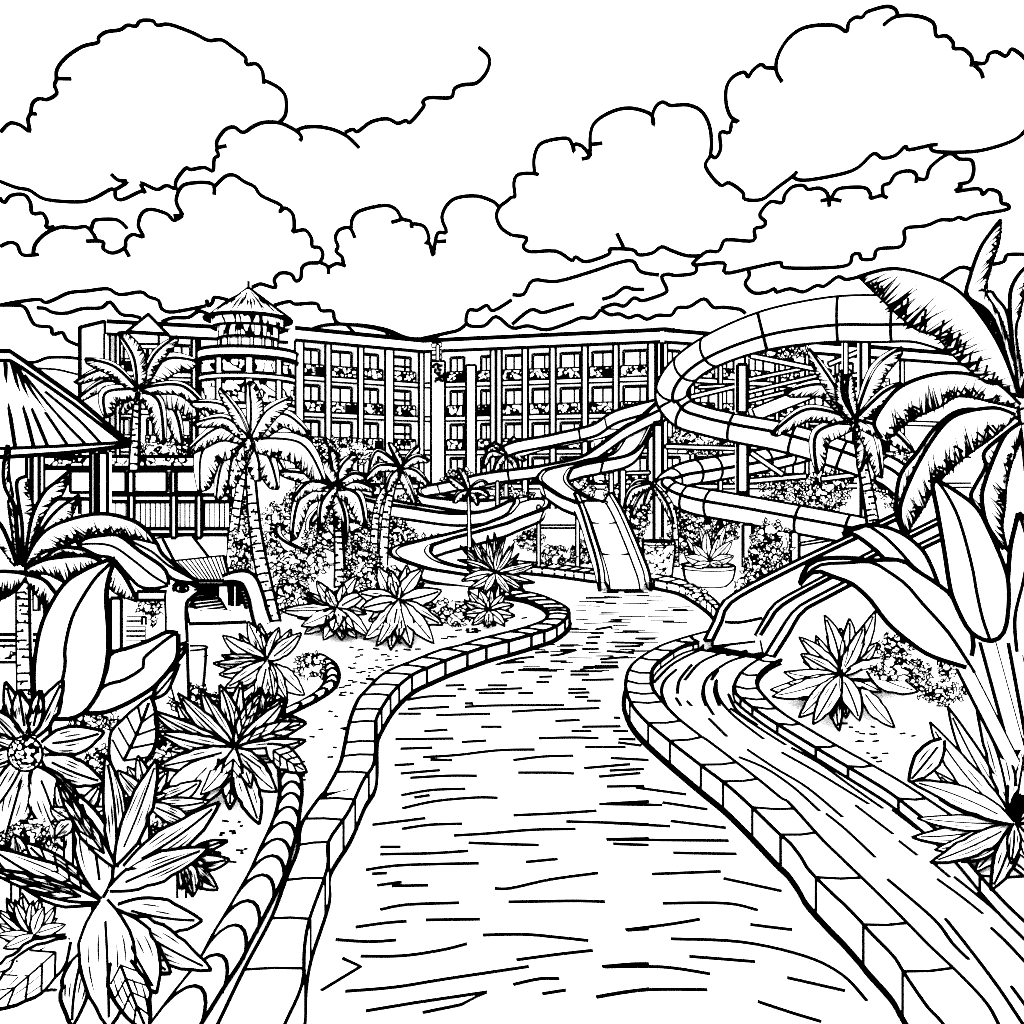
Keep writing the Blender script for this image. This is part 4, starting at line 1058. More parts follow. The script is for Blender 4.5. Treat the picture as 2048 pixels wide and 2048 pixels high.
shrubs = [
 (255, 1570, 50, 40, 7, "dark leafy tangle between the daisy stem and the big broadleaf plant"), (60, 1680, 60, 50, 6, "leafy tangle under the daisy at the left edge"),
 (350, 1640, 50, 40, 7, "leafy tangle below the spiky bromeliad, left of the rounded edging"), (500, 1330, 50, 36, 11, "leafy tangle behind the star shaped bromeliad"),
 (600, 1130, 60, 34, 24, "wide tangled bush between the leaning palm and the middle palm foot"), (650, 1085, 46, 40, 30, "squiggly bush left of the middle palm trunk"),
 (720, 1120, 40, 40, 25, "squiggly bush right of the middle palm trunk"), (590, 1040, 30, 60, 34, "upright thicket left of the curving dark slide"),
 (485, 1100, 26, 50, 29, "narrow thicket showing between the two nearest palm trunks"), (470, 1020, 34, 50, 36, "thicket at the right end of the slatted fence"),
 (830, 1010, 40, 26, 32, "scrub inside the far loop of the snaking slide"), (860, 1080, 50, 14, 24.4, "scrub in the shade of the snaking slide's last hairpin"),
 (1060, 1080, 30, 26, 29, "scrub left of the thin post by the far coping"), (1230, 1000, 24, 40, 34, "upright scrub right of the steep slide's top"),
 (1512, 1130, 30, 50, 27.5, "speckled hedge around the post right of the bowl planter"), (1370, 1060, 36, 50, 29, "speckled hedge left behind the bowl planter"),
 (745, 1150, 60, 30, 21, "hatched shrub mound behind the back bromeliad of the pool side bed"), (575, 1190, 48, 40, 19.5, "scrubby bush right of the leaning palm foot"),
 (905, 1225, 50, 28, 16.9, "tuft of crumpled leaves between the drooping bromeliad and the tiny star one"), (700, 1060, 70, 50, 27, "dense bush under the middle palm crown"),
 (790, 1075, 40, 40, 28, "narrow dense bush behind the paired palm trunks"), (620, 1330, 32, 30, 10.4, "small prickly bush inside the curl of the hooked edging"),
 (1115, 1110, 40, 24, 28, "low hedge under the thin posts left of the steep slide"), (1170, 1105, 30, 28, 27.8, "low hedge touching the steep slide's left flank"),
 (1270, 1030, 32, 55, 31, "tall drooping bush right of the steep slide"), (1318, 1110, 38, 34, 26, "hatched bush between the steep slide and the round bowl planter"),
 (1410, 1055, 75, 40, 31, "leafy mass behind the young potted palm"), (1540, 1090, 44, 52, 29, "round hedge between the two posts right of the bowl planter"),
 (1490, 1172, 24, 24, 22, "low ground shrub between the bowl planter and the wide slide rail"), (1395, 1190, 22, 12, 22.3, "little clump at the foot of the bowl planter"),
 (1800, 1345, 62, 38, 12.8, "curly leaved shrub in the right bed behind the upright bromeliad"), (1880, 1385, 50, 26, 12.2, "low curly shrub by the banana stems"),
 (1790, 1290, 40, 26, 14, "small leafed shrub under the slanting banana leaf"), (300, 1225, 26, 34, 13, "spotty little bush beside the slatted bench"),
 (190, 1430, 60, 34, 8.6, "tangled undergrowth below the big smooth leaves"), (390, 1400, 52, 34, 9.2, "tangled undergrowth under the clay pot"),
 (200, 1520, 60, 30, 7.6, "dark tangle behind the big broadleaf plant's top leaves"), (330, 1490, 60, 50, 8.6, "mixed leaf tangle between the veined leaf and the spiky bromeliad"),
 (1010, 1010, 90, 34, 36, "far bush row under the crossing open slides"), (1150, 985, 40, 30, 34, "far bush under the feeding slide"), (920, 975, 40, 40, 38, "wispy bush before the narrower pylon"),
 (620, 1010, 60, 46, 34, "dense bush between the leaning palm and the middle palm"), (560, 1060, 40, 60, 30, "tall bush right behind the leaning palm trunk"), (1790, 960, 50, 60, 34, "hidden bush between the big fronds at the right"),
 (1640, 985, 60, 44, 36, "bush behind the middle post under the tubes"), (1400, 880, 60, 30, 50, "distant bush at the hotel foot behind the loops"), (1560, 700, 60, 18, 60, "far leafy treetop under the crest of the upper tube"),
 (330, 905, 70, 26, 45, "hedge along the terrace building's top"), (420, 960, 60, 24, 42, "hedge at the right end of the terrace building"), (680, 905, 70, 30, 62, "hedge at the foot of the left hotel wing"),
 (1560, 975, 50, 26, 38, "dark bush below the diagonal brace"), (1890, 1330, 16, 60, 13, "climbing leaves behind the banana stems")]
for s in shrubs:
    shrub(*s[:5], s[5], lp=(16 if s[4] < 25 else 13))

# ------------------------------------------------------------------ palms
def frond(mb, spine, edge, d0, d1, back=None, ink=7.5, teeth=None, dark=.5, seed=0):
    """feathered frond: smooth upper spine, leaflets cut out of the lower edge"""
    rnd = random.Random(seed)
    n = 40
    S = resample(smooth(spine, 6), n); E = resample(smooth(edge, 6), n)
    T = []; U = []
    for i in range(n + 1):
        t = i / n; d = d0 + (d1 - d0) * t
        T.append(P(S[i][0], S[i][1], d))
        u = P(E[i][0], E[i][1], d + (-.10 - .04 * math.sin(t * 3)) * math.hypot(E[i][0] - S[i][0], E[i][1] - S[i][1]) * d / F * 3)
        U.append(u)
    mb.strip(T, U)
    mb.ink(T, ink, sides=5)
    # ragged black lower rim with wedge shaped gaps between leaflets
    teeth = teeth or max(7, int(sum(math.dist(a, b) for a, b in zip(E, E[1:])) / (7.0 if d0 > 12 else 7.5)))
    up = Vector((0, -.004 * d0 / 3, 0))
    for k in range(teeth):
        t = (k + rnd.random() * .6) / teeth
        i = min(n - 1, int(t * n)); f = t * n - i
        e = U[i].lerp(U[i + 1], f)
        j = max(0, i - int(rnd.uniform(2, 7)))
        s = T[j].lerp(T[min(n, j + 1)], f)
        dep = rnd.uniform(.35, .86)
        tip = e.lerp(s, dep)
        w = (T[i] - U[i]).length
        hw = rnd.uniform(2.4, 4.8) * (1 if d0 < 12 else .7) * e.y / F
        tang = (U[min(n, i + 1)] - U[max(0, i - 1)]).normalized()
        # dark wedge on both faces of the frond
        for o in (up, -up):
            mb.face([e - tang * hw + o, e + tang * hw + o, tip.lerp(e, .45) + tang * hw * .55 + o, tip + o, tip.lerp(e, .45) - tang * hw * .5 + o], 1)
        if rnd.random() < .85:
            mb.ink([e + up, e.lerp(s, dep * .55) + up, tip.lerp(s, .15) + up], 5.8 if d0 < 12 else 4.2, taper='end', sides=4)
        if rnd.random() < .65:
            # leaflet tip that sticks out
            out = (e - s).normalized()
            L = rnd.uniform(.1, .24) * w
            mb.face([e - tang * hw, e + tang * hw, e + out * L + tang * hw * .8], 1)
    mb.ink(U, 5 if d0 < 12 else 3.5, sides=4)
    # midrib shading stroke band along the lower part
    if dark:
        for k in range(int(teeth * dark * 1.2)):
            i = rnd.randint(1, n - 2)
            a = T[i].lerp(U[i], rnd.uniform(.55, .8)); b = T[max(0, i - 1)].lerp(U[max(0, i - 1)], rnd.uniform(.82, 1))
            mb.ink([a + up, b + up], 4.5, sides=4)

def auto_frond(mb, c, crown, tip, ctrl, w, d, seed, side=None, ink=6.5):
    """frond from crown to tip bowed through ctrl, w = greatest width, all in zoom units"""
    s = c[2]
    a, m_, b = tr(c, [crown, ctrl, tip])
    sp = smooth([a, m_, b], 8)
    n = len(sp) - 1
    # lower side = the side pointing to the ground, for upright ones the outer side
    dx, dy = b[0] - a[0], b[1] - a[1]
    ed = []
    for i, (x, y) in enumerate(sp):
        t = i / n
        x0, y0 = sp[max(0, i - 1)]; x1, y1 = sp[min(n, i + 1)]
        tx, ty = x1 - x0, y1 - y0; L = math.hypot(tx, ty) or 1
        nx, ny = -ty / L, tx / L
        if side is None:
            if (dx if abs(dx) > 1 else 1) < 0: nx, ny = -nx, -ny
        elif side < 0: nx, ny = -nx, -ny
        ww = .84 * w * s * (math.sin(math.pi * min(1, t * .86 + .1)) ** .7)
        ed.append((x + nx * ww, y + ny * ww))
    rnd = random.Random(seed)
    d1 = d + rnd.uniform(-.5, .5) * math.hypot(dx, dy) * d / F
    ed[-1] = b
    frond(mb, sp, ed, d, d1, seed=seed, ink=ink)
    # far half of the frond, a slimmer vane on the other side of the rib
    A = []; B = []; k = w * s * .3
    for i, (x, y) in enumerate(sp):
        t = i / n; dd = d + (d1 - d) * t
        ex, ey = ed[i]; L = math.hypot(ex - x, ey - y) or 1
        A.append(P(x, y, dd)); B.append(P(x - (ex - x) / L * k * math.sin(math.pi * min(1, t * .9 + .05)), y - (ey - y) / L * k * math.sin(math.pi * min(1, t * .9 + .05)), dd + k * dd / F * 1.5))
    mb.strip(A, B); mb.ink(B, 3.6, sides=4)

def trunk(name, parent, path, label=None, scales=True, ink=6.5, hatched=False):
    q = smooth(path, 6); N = len(q) - 1
    C = [P(a, b, d) for a, b, w, d in q]; R = [w / 2 * d / F for a, b, w, d in q]
    mb = MB()
    m = mb.mat(hatch(q[0][3], 9, .05)) if hatched else 0
    mb.ring_tube(C, R, 14, m)
    Ls, Rs = [], []
    for i in range(N + 1):
        t = (C[min(i + 1, N)] - C[max(i - 1, 0)]).normalized(); s = t.cross(Vector((0, 1, 0))).normalized()
        Ls.append(C[i] - s * R[i] * .95 - Vector((0, R[i] * .35, 0))); Rs.append(C[i] + s * R[i] * .95 - Vector((0, R[i] * .35, 0)))
        if scales and path[-1][2] > 10:
            L = [C[i] + s * R[i] * math.cos(a) + Vector((0, -R[i] * math.sin(a), 0)) * 1.0 - t * R[i] * .35 * math.sin(a) for a in [math.pi * k / 8 for k in range(9)]]
            r0 = (i * 7919 + int(path[0][0])) % 5; seg = L[r0:r0 + 5] if i % 3 else L[:5 + r0]
            mb.ink(seg, 4.5, sides=4)
    ink = ink if path[-1][2] > 20 else 4.5
    mb.ink(Ls, ink); mb.ink(Rs, ink)
    if scales and path[-1][2] > 10:
        rnd = random.Random(int(path[0][0]))
        for i in range(N):
            for _ in range(2):
                a = rnd.uniform(.3, 2.8); p = C[i].lerp(C[i + 1], rnd.random())
                b = p + Vector((R[i] * math.cos(a), -R[i] * math.sin(a) - .003, 0))
                mb.ink([b, b + Vector((rnd.uniform(-.3, .3) * R[i], 0, -R[i] * .35))], 4, sides=4)
    return mb.build(name, parent)

def palm(c, crown, fr, d, tr_path, label, w0=110, ink=5.5, seed=1, hat=False, extra=None):
    base = tr_path[-1]
    t = thing("palm_tree", label, "palm tree", P(base[0], base[1], base[3]), "palm trees")
    for tp in [tr_path] + (extra or []):
        trunk("trunk", t, tp, hatched=hat)
    mb = MB()
    for k, f in enumerate(fr):
        auto_frond(mb, c, crown, f[0], f[1], f[2] if len(f) > 2 else w0, d - .01 * k * d / 10, seed * 100 + k, f[3] if len(f) > 3 else None, ink)
    # bud where the fronds meet
    (x, y) = tr(c, [crown])[0]; q = P(x, y, d - .1 * d / 10)
    mb.ring_tube([q + Vector((0, 0, -14 * d / F)), q + Vector((0, 0, 3 * d / F))], [5 * d / F, 2 * d / F], 8, 1)
    mb.build("crown", t)
    return t
palm(C3, (1040, 860), [((890, 430), (1010, 620), 100, 1), ((1340, 460), (1170, 600), 90, 1), ((640, 630), (860, 690), 90), ((560, 810), (800, 715), 80), ((580, 940), (800, 800), 80), ((1490, 650), (1250, 640), 150), ((1500, 1080), (1400, 880), 190), ((1640, 1110), (1380, 840), 90), ((800, 1080), (800, 890), 140), ((1240, 1280), (1200, 960), 120), ((1380, 1290), (1300, 1000), 110, 1), ((900, 1050), (960, 920), 90)], 40,
     [(276, 782, 11, 40), (273, 850, 14, 40), (270, 930, 18, 40), (268, foot(40), 22, 40)], "tall palm rising between the gazebo roof and the round tower", seed=1, ink=6)
palm(C4, (380, 1235), [((370, 800), (385, 1000), 110, 1), ((150, 850), (300, 1050), 80, -1), ((-80, 960), (190, 990), 90), ((-60, 1120), (190, 1080), 90), ((-100, 1330), (150, 1150), 120), ((0, 1640), (40, 1300), 190), ((690, 920), (500, 1030), 110), ((830, 1200), (620, 1050), 120), ((940, 1560), (760, 1270), 190), ((590, 1620), (520, 1380), 150), ((210, 1620), (250, 1380), 130), ((120, 1700), (180, 1400), 130), ((450, 1560), (440, 1400), 110)], 17,
     [(501, 880, 14, 17), (503, 960, 18, 17), (512, 1060, 22, 17), (528, 1150, 26, 17), (548, 1245, 30, 17)], "full palm with a leaning trunk left of the pool side bed", seed=2,
     extra=None)
palm(C4, (370, 1250), [((60, 1480), (190, 1330), 120), ((640, 1480), (540, 1330), 130), ((250, 1560), (320, 1400), 110)], 27, [(497, 900, 12, 27), (484, 960, 15, 27), (470, 1050, 18, 27), (463, foot(27), 20, 27)], "slim straight palm standing close behind the leaning one", seed=3)
palm(C4, (1010, 1595), [((830, 1330), (920, 1470), 90, 1), ((1170, 1340), (1070, 1440), 80, 1), ((970, 1290), (1000, 1450), 60, 1), ((600, 1480), (800, 1500), 90), ((690, 1700), (830, 1560), 90), ((690, 2010), (760, 1680), 110), ((1250, 1900), (1190, 1660), 120), ((1100, 2020), (1090, 1800), 90), ((1260, 1530), (1150, 1500), 70), ((1330, 1620), (1180, 1560), 70), ((900, 1900), (920, 1720), 80)], 22,
     [(672, 975, 12, 22), (676, 1030, 14, 22), (679, 1100, 17, 22), (681, 1175, 22, 22)], "middle palm with arching fronds before the snaking slide", seed=4, ink=6)
palm(C4, (1515, 1450), [((1270, 1500), (1340, 1330), 60), ((1420, 1265), (1470, 1360), 45, 1), ((1650, 1290), (1590, 1350), 60, 1), ((1730, 1400), (1630, 1370), 60), ((1730, 1580), (1630, 1480), 70), ((1640, 1740), (1570, 1560), 60), ((1230, 1560), (1350, 1440), 60), ((1400, 1640), (1440, 1520), 60)], 26,
     [(800, 940, 9, 26), (785, 975, 12, 26), (772, 1040, 15, 26), (766, foot(26), 18, 26)], "small spiky palm with paired stems behind the flower bed", seed=5, ink=5.5, extra=[[(796, 945, 9, 26.2), (760, 1000, 12, 26.2), (750, 1060, 14, 26.2), (748, foot(26.2), 16, 26.2)]])
palm(C5, (800, 1340), [((860, 1215), (830, 1270), 45, 1), ((700, 1260), (750, 1290), 40), ((620, 1460), (670, 1340), 50), ((700, 1500), (740, 1400), 50), ((950, 1400), (880, 1340), 50), ((900, 1480), (870, 1400), 50), ((640, 1340), (700, 1290), 40)], 42,
     [(1012, 908, 6, 42), (1012, 960, 7, 42), (1012, foot(42), 9, 42)], "tiny distant palm between the pylons and the highest open slide", seed=6, ink=5)
palm(C7, (655, 1655), [((310, 1120), (480, 1370), 90), ((610, 1310), (600, 1480), 70, 1), ((1010, 1110), (800, 1280), 120, 1), ((560, 1280), (560, 1480), 60, -1), ((120, 1450), (440, 1400), 120), ((20, 1770), (300, 1580), 110), ((370, 2060), (370, 1760), 140), ((860, 2100), (800, 1780), 120), ((1100, 1900), (930, 1740), 110), ((1010, 1380), (860, 1460), 90), ((700, 2050), (730, 1850), 80)], 21,
     [(1712, 848, 16, 21), (1724, 930, 18, 21), (1738, 1010, 22, 21), (1748, 1080, 24, 21), (1756, foot(21), 26, 21)], "dense palm in front of the tube slides on the right", seed=7, ink=6.5)
palm(D4, (700, 300), [((560, 200), (620, 240), 50), ((620, 140), (660, 200), 40, 1), ((850, 250), (790, 240), 50), ((870, 350), (800, 300), 40), ((780, 420), (760, 340), 40), ((590, 400), (630, 330), 50)], 25,
     [(937, 985, 5, 25), (938, 1040, 6, 25), (940, foot(25), 9, 25)], "wispy thin stemmed palm in front of the snaking slide", seed=8, ink=4.5)
palm(D5, (395, 250), [((200, 330), (280, 240), 60), ((180, 440), (240, 300), 60), ((230, 500), (300, 360), 60), ((560, 560), (500, 400), 40), ((330, 420), (360, 330), 50)], 27.5,
     [(1306, 966, 7, 27.5), (1345, 1020, 9, 27.5), (1352, foot(27.5), 11, 27.5)], "drooping palm sprouting at the left nose of the lower tube", seed=9, ink=5)
# young palm of the bowl planter
rosette("potted_palm", D5, (830, 850), [(640, 640, 60), (740, 560, 60), (805, 600, 60), (870, 590, 50), (955, 560, 70), (1000, 680, 70), (1010, 800, 70), (640, 800, 80), (700, 700, 60), (900, 640, 50), (930, 870, 50), (690, 870, 50)], 22.6, "young palm with upright leaves growing in the round bowl planter", "plant", lines=0, ink=3.8, filler=5, z=.7)

# big palm at the right edge
t = thing("palm_tree", "huge near palm whose fronds sweep in from the right edge", "palm tree", P(2085, 1500, 9.2), "palm trees")
trunk("trunk", t, [(2050, 800, 40, 9.2), (2075, 1000, 50, 9.2), (2085, 1250, 56, 9.2), (2088, foot(9.2), 60, 9.2)])
mb = MB()
dR = 9.0
def bf(c, sp, ed, dd0, dd1, seed, teeth=None, ink=8): frond(mb, tr(c, sp), tr(c, ed), dd0, dd1, seed=seed, teeth=teeth, ink=ink)
bf(C7, [(1900, 1490), (1780, 1180), (1640, 930), (1450, 700), (1250, 590), (950, 518), (680, 580)], [(1880, 1480), (1650, 1380), (1400, 1180), (1270, 1030), (1130, 985), (980, 870), (820, 715), (690, 590)], 9.2, 8.2, 31, 60)
bf(C7, [(1900, 1540), (1720, 1380), (1480, 1310), (1240, 1320), (1000, 1410), (860, 1560), (800, 1690), (860, 1800)], [(1870, 1570), (1700, 1530), (1450, 1480), (1300, 1560), (1120, 1640), (1000, 1720), (950, 1780), (880, 1800)], 9.1, 8.4, 32, 50)
bf(D6, [(1860, 110), (1700, 60), (1430, 110), (1280, 240), (1120, 500), (1010, 760), (1000, 900), (1050, 1020)], [(1850, 150), (1700, 280), (1440, 470), (1260, 660), (1190, 790), (1120, 900), (1080, 960), (1060, 1030)], 9.0, 8.3, 33, 56)
bf(D6, [(1900, 140), (1500, 70), (1280, 190), (1120, 400), (1000, 560), (965, 760), (975, 900), (1020, 1000)], [(1800, 100), (1430, 115), (1280, 250), (1130, 480), (1030, 700), (1000, 850), (1010, 950), (1025, 1010)], 9.15, 8.9, 34, 40)
bf(D6, [(1910, 170), (1790, 260), (1690, 470), (1620, 680), (1620, 800), (1660, 950), (1780, 1130)], [(1900, 320), (1840, 480), (1800, 650), (1790, 800), (1770, 950), (1790, 1060), (1810, 1150)], 8.9, 8.6, 35, 34)
bf(D6, [(1900, 170), (1640, 380), (1640, 500), (1560, 650), (1530, 720), (1560, 800), (1610, 870)], [(1900, 180), (1750, 330), (1690, 480), (1630, 660), (1620, 760), (1620, 820), (1620, 880)], 8.95, 8.8, 36, 24)
bf(C7, [(1900, 1480), (1700, 900), (1510, 730), (1520, 600), (1600, 370), (1700, 220), (1755, 150)], [(1880, 1300), (1760, 900), (1640, 690), (1660, 600), (1700, 460), (1750, 300), (1760, 155)], 9.1, 9.4, 37, 34)
bf(C7, [(1890, 1480), (1840, 1100), (1800, 850), (1720, 740), (1680, 690), (1600, 720), (1560, 730)], [(1860, 1350), (1790, 1150), (1700, 1040), (1650, 950), (1600, 850), (1560, 770), (1550, 740)], 9.2, 9.5, 38, 46)
bf(C7, [(1900, 1450), (1850, 1060), (1830, 900), (1830, 700), (1880, 580), (1950, 500)], [(1920, 1300), (1870, 1000), (1900, 860), (1930, 740), (1960, 640), (1990, 520)], 9.0, 9.3, 39, 26)
bf(C7, [(1910, 1500), (1960, 1300), (2050, 1100), (2150, 950)], [(1930, 1500), (2030, 1350), (2150, 1200), (2200, 1000)], 8.9, 8.7, 40, 20)
mb.build("crown", t)

# palm at the left edge
t = thing("palm_tree", "short palm with ringed scaly trunk at the left edge", "palm tree", P(52, 1500, 8.6), "palm trees")
trunk("trunk", t, [(48, 1145, 24, 8.6), (49, 1200, 26, 8.6), (50, 1300, 27, 8.6), (53, 1400, 30, 8.6), (55, foot(8.6), 32, 8.6)])
mb = MB()
bf(D1, [(175, 500), (290, 290), (450, 175), (750, 105), (1000, 155), (1130, 250), (1180, 330)], [(190, 500), (330, 400), (560, 320), (720, 265), (900, 265), (1050, 300), (1160, 325)], 8.6, 8.0, 51, 44)
bf(D1, [(190, 520), (330, 455), (480, 430), (620, 420), (700, 430), (780, 470)], [(200, 550), (350, 560), (420, 590), (500, 620), (600, 560), (760, 480)], 8.5, 8.2, 52, 34)
bf(D1, [(200, 500), (330, 440), (460, 360), (620, 370), (700, 400), (760, 440)], [(220, 520), (330, 460), (480, 410), (620, 420), (700, 430), (760, 450)], 8.55, 8.3, 53, 24)
bf(D1, [(190, 560), (330, 600), (420, 700), (500, 760)], [(190, 590), (260, 700), (330, 800), (330, 930)], 8.4, 8.0, 54, 18)
bf(D1, [(820, 450), (880, 500), (950, 590), (1040, 760)], [(820, 560), (830, 660), (900, 720), (1035, 770)], 8.1, 7.9, 58, 12)
bf(D1, [(200, 560), (120, 545), (0, 540), (-120, 560)], [(180, 620), (120, 690), (20, 740), (-120, 760)], 8.4, 8.1, 55, 22)
bf(C3, [(190, 2190), (240, 1850), (330, 1650), (430, 1560), (540, 1470)], [(215, 2150), (270, 1950), (370, 1760), (470, 1660), (540, 1480)], 8.7, 9.2, 56, 30)
bf(C3, [(150, 2190), (130, 1950), (110, 1750), (40, 1600), (30, 1450), (60, 1280)], [(120, 2190), (90, 1950), (60, 1700), (100, 1680), (70, 1500), (75, 1300)], 8.7, 9.0, 57, 24)
bf(C3, [(130, 2190), (60, 2000), (0, 1880), (-80, 1800)], [(110, 2200), (20, 2080), (-40, 2000), (-90, 1850)], 8.6, 8.9, 60, 16)
bf(C3, [(170, 2190), (170, 1900), (140, 1700), (130, 1560), (200, 1520)], [(190, 2190), (240, 1900), (250, 1750), (230, 1650), (210, 1540)], 8.8, 9.3, 61, 16)
bf(C3, [(230, 2100), (330, 1900), (450, 1760), (600, 1660)], [(250, 2130), (400, 1960), (520, 1860), (600, 1680)], 8.75, 9.3, 62, 22)
mb.build("crown", t)

# ------------------------------------------------------------------ big smooth banana leaves
def bigleaf(parent, c, L, R, M, d0, d1, name="leaf", ink=9, bulge=.1):
    n = 24
    a = resample(smooth(tr(c, L), 6), n); b = resample(smooth(tr(c, R), 6), n); m_ = resample(smooth(tr(c, M), 6), n)
    mb = MB(); A, B, M3 = [], [], []
    for i in range(n + 1):
        d = d0 + (d1 - d0) * i / n
        A.append(P(*a[i][:2], d)); B.append(P(*b[i][:2], d)); w = math.dist(a[i][:2], b[i][:2]) * d / F
        M3.append(P(*m_[i][:2], d - w * bulge))
    mb.strip(A, M3); mb.strip(M3, B)
    back = Vector((0, .012, 0))
    mb.strip([p + back for p in A], [p + back for p in M3]); mb.strip([p + back for p in M3], [p + back for p in B])
    mb.ink(A, ink); mb.ink(B, ink); mb.ink(M3, ink * .72)
    return mb.build(name, parent)
bn = thing("banana_plant", "banana plant with broad smooth leaves and thick stems at the right edge", "banana plant", P(2010, 1500, 8.2))
bigleaf(bn, D6, [(1540, 1932), (1545, 1780), (1400, 1500), (1280, 1390), (1110, 1280), (1040, 1225), (960, 1205), (780, 1212), (620, 1190), (400, 1200), (290, 1260), (240, 1385)], [(1500, 2020), (1230, 1932), (1060, 1820), (900, 1680), (780, 1520), (700, 1440), (620, 1380), (480, 1330), (400, 1295), (320, 1310), (280, 1350), (240, 1395)],
        [(1560, 2060), (1480, 1932), (1380, 1780), (1280, 1660), (1160, 1530), (1050, 1400), (930, 1310), (780, 1225), (600, 1230), (420, 1240), (320, 1290), (242, 1390)], 7.2, 8.0)
bigleaf(bn, D6, [(1285, 1390), (1230, 1250), (1170, 1140), (1060, 1040), (960, 985), (860, 955), (740, 945), (620, 975), (560, 1015)], [(1270, 1385), (1110, 1280), (1040, 1225), (960, 1205), (870, 1195), (830, 1150), (690, 1040), (620, 1010), (565, 1030)],
        [(1280, 1388), (1110, 1270), (1000, 1150), (900, 1050), (820, 990), (750, 950), (690, 970), (620, 990), (562, 1022)], 8.2, 8.5)
bigleaf(bn, D6, [(1680, 1822), (1600, 1800), (1510, 1730), (1430, 1580), (1375, 1430), (1330, 1150), (1280, 860), (1238, 640), (1255, 600)], [(1680, 1822), (1750, 1790), (1795, 1700), (1815, 1480), (1790, 1280), (1650, 950), (1560, 800), (1400, 680), (1265, 600)],
        [(1680, 1822), (1620, 1650), (1575, 1450), (1545, 1280), (1490, 1060), (1430, 870), (1360, 730), (1300, 640), (1260, 602)], 7.0, 7.4)
bigleaf(bn, D6, [(1800, 1700), (1810, 1400), (1830, 1120), (1865, 960), (1890, 850)], [(1990, 1950), (2100, 1500), (2050, 1100), (1960, 930), (1895, 850)], [(1880, 1900), (1865, 1640), (1930, 1350), (1960, 1100), (1893, 852)], 7.6, 7.6)
def stem(c, a, b, w, d, dd=None):
    mb = MB(); (x0, y0), (x1, y1) = tr(c, [a, b]); A, B = P(x0, y0, d), P(x1, y1, dd or d)
    r = w * c[2] / 2 * d / F
    mb.ring_tube([A, B], [r, r], 12, 0)
    t = (B - A).normalized(); s = t.cross(Vector((0, 1, 0))).normalized()
    mb.ink([A + s * r, B + s * r], 8); mb.ink([A - s * r, B - s * r], 8)
    mb.build("stem", bn)
stem(D7, (1565, 390), (1900, 1050), 75, 7.6); stem(D7, (1710, 240), (1930, 1050), 80, 7.7, 7.7)
stem(D7, (1870, 250), (1990, 900), 60, 7.8)
stem(D7, (1920, 1020), (1990, 1330), 110, 7.75)

sl = thing("broadleaf_stand", "clump of huge smooth curling leaves behind the daisy at the left", "leaf plant", P(110, 1500, 7.6))
bigleaf(sl, D1, [(380, 1640), (290, 1600), (262, 1450), (262, 1230), (310, 960), (400, 760), (500, 620), (620, 540), (770, 470), (870, 440)], [(390, 1650), (470, 1655), (560, 1645), (660, 1580), (760, 1420), (812, 1200), (818, 980), (802, 720), (830, 560), (875, 445)],
        [(380, 1645), (430, 1520), (490, 1260), (490, 1120), (540, 900), (620, 740), (720, 590), (800, 510), (872, 442)], 7.0, 7.4)
bigleaf(sl, D1, [(630, 1600), (720, 1480), (800, 1300), (830, 1165), (960, 1120), (1080, 1080), (1180, 1035), (1260, 995), (1345, 1005)], [(630, 1605), (740, 1610), (850, 1585), (1000, 1515), (1150, 1420), (1230, 1340), (1280, 1280), (1340, 1180), (1420, 1080), (1350, 1010)][:8] + [(1345, 1010)],
        [(640, 1590), (760, 1430), (830, 1385), (940, 1355), (1080, 1265), (1080, 1200), (1180, 1110), (1300, 1020), (1345, 1007)], 7.4, 7.8)
bigleaf(sl, D1, [(1255, 1310), (1262, 1240), (1300, 1160), (1340, 1100), (1415, 1075)], [(1255, 1310), (1320, 1240), (1370, 1180), (1400, 1130), (1418, 1080)], [(1255, 1310), (1320, 1190), (1360, 1140), (1417, 1078)], 7.8, 7.9, ink=7)
bigleaf(sl, D1, [(1140, 1510), (1220, 1330), (1300, 1280), (1350, 1230)], [(1140, 1510), (1250, 1460), (1310, 1350), (1355, 1235)], [(1140, 1510), (1240, 1400), (1310, 1310), (1352, 1232)], 7.9, 8, ink=7)
bigleaf(sl, D1, [(580, 340), (650, 290), (780, 268), (900, 270), (1060, 390), (1220, 500), (1265, 570), (1272, 640)], [(580, 345), (660, 380), (740, 420), (850, 440), (960, 560), (1060, 655), (1180, 665), (1270, 645)], [(582, 342), (700, 330), (850, 350), (1000, 450), (1150, 570), (1271, 642)], 8.2, 8.4, ink=7)
bigleaf(sl, D1, [(910, 268), (1000, 290), (1160, 300), (1220, 400), (1330, 500), (1500, 620)], [(910, 275), (1060, 390), (1200, 480), (1260, 560), (1340, 610), (1500, 625)], [(912, 272), (1050, 340), (1160, 400), (1280, 500), (1500, 622)], 8.5, 8.6, ink=7)
mb = MB(); mb.ring_tube([P(103, 1435, 7.05), P(112, 1560, 7.2), Vector((P(112, 1560, 7.2).x, 7.2, .2))], [.03, .035, .04], 8, 0); mb.ink([P(99, 1435, 7.0), P(106, 1560, 7.1)], 7); mb.build("stem", sl)

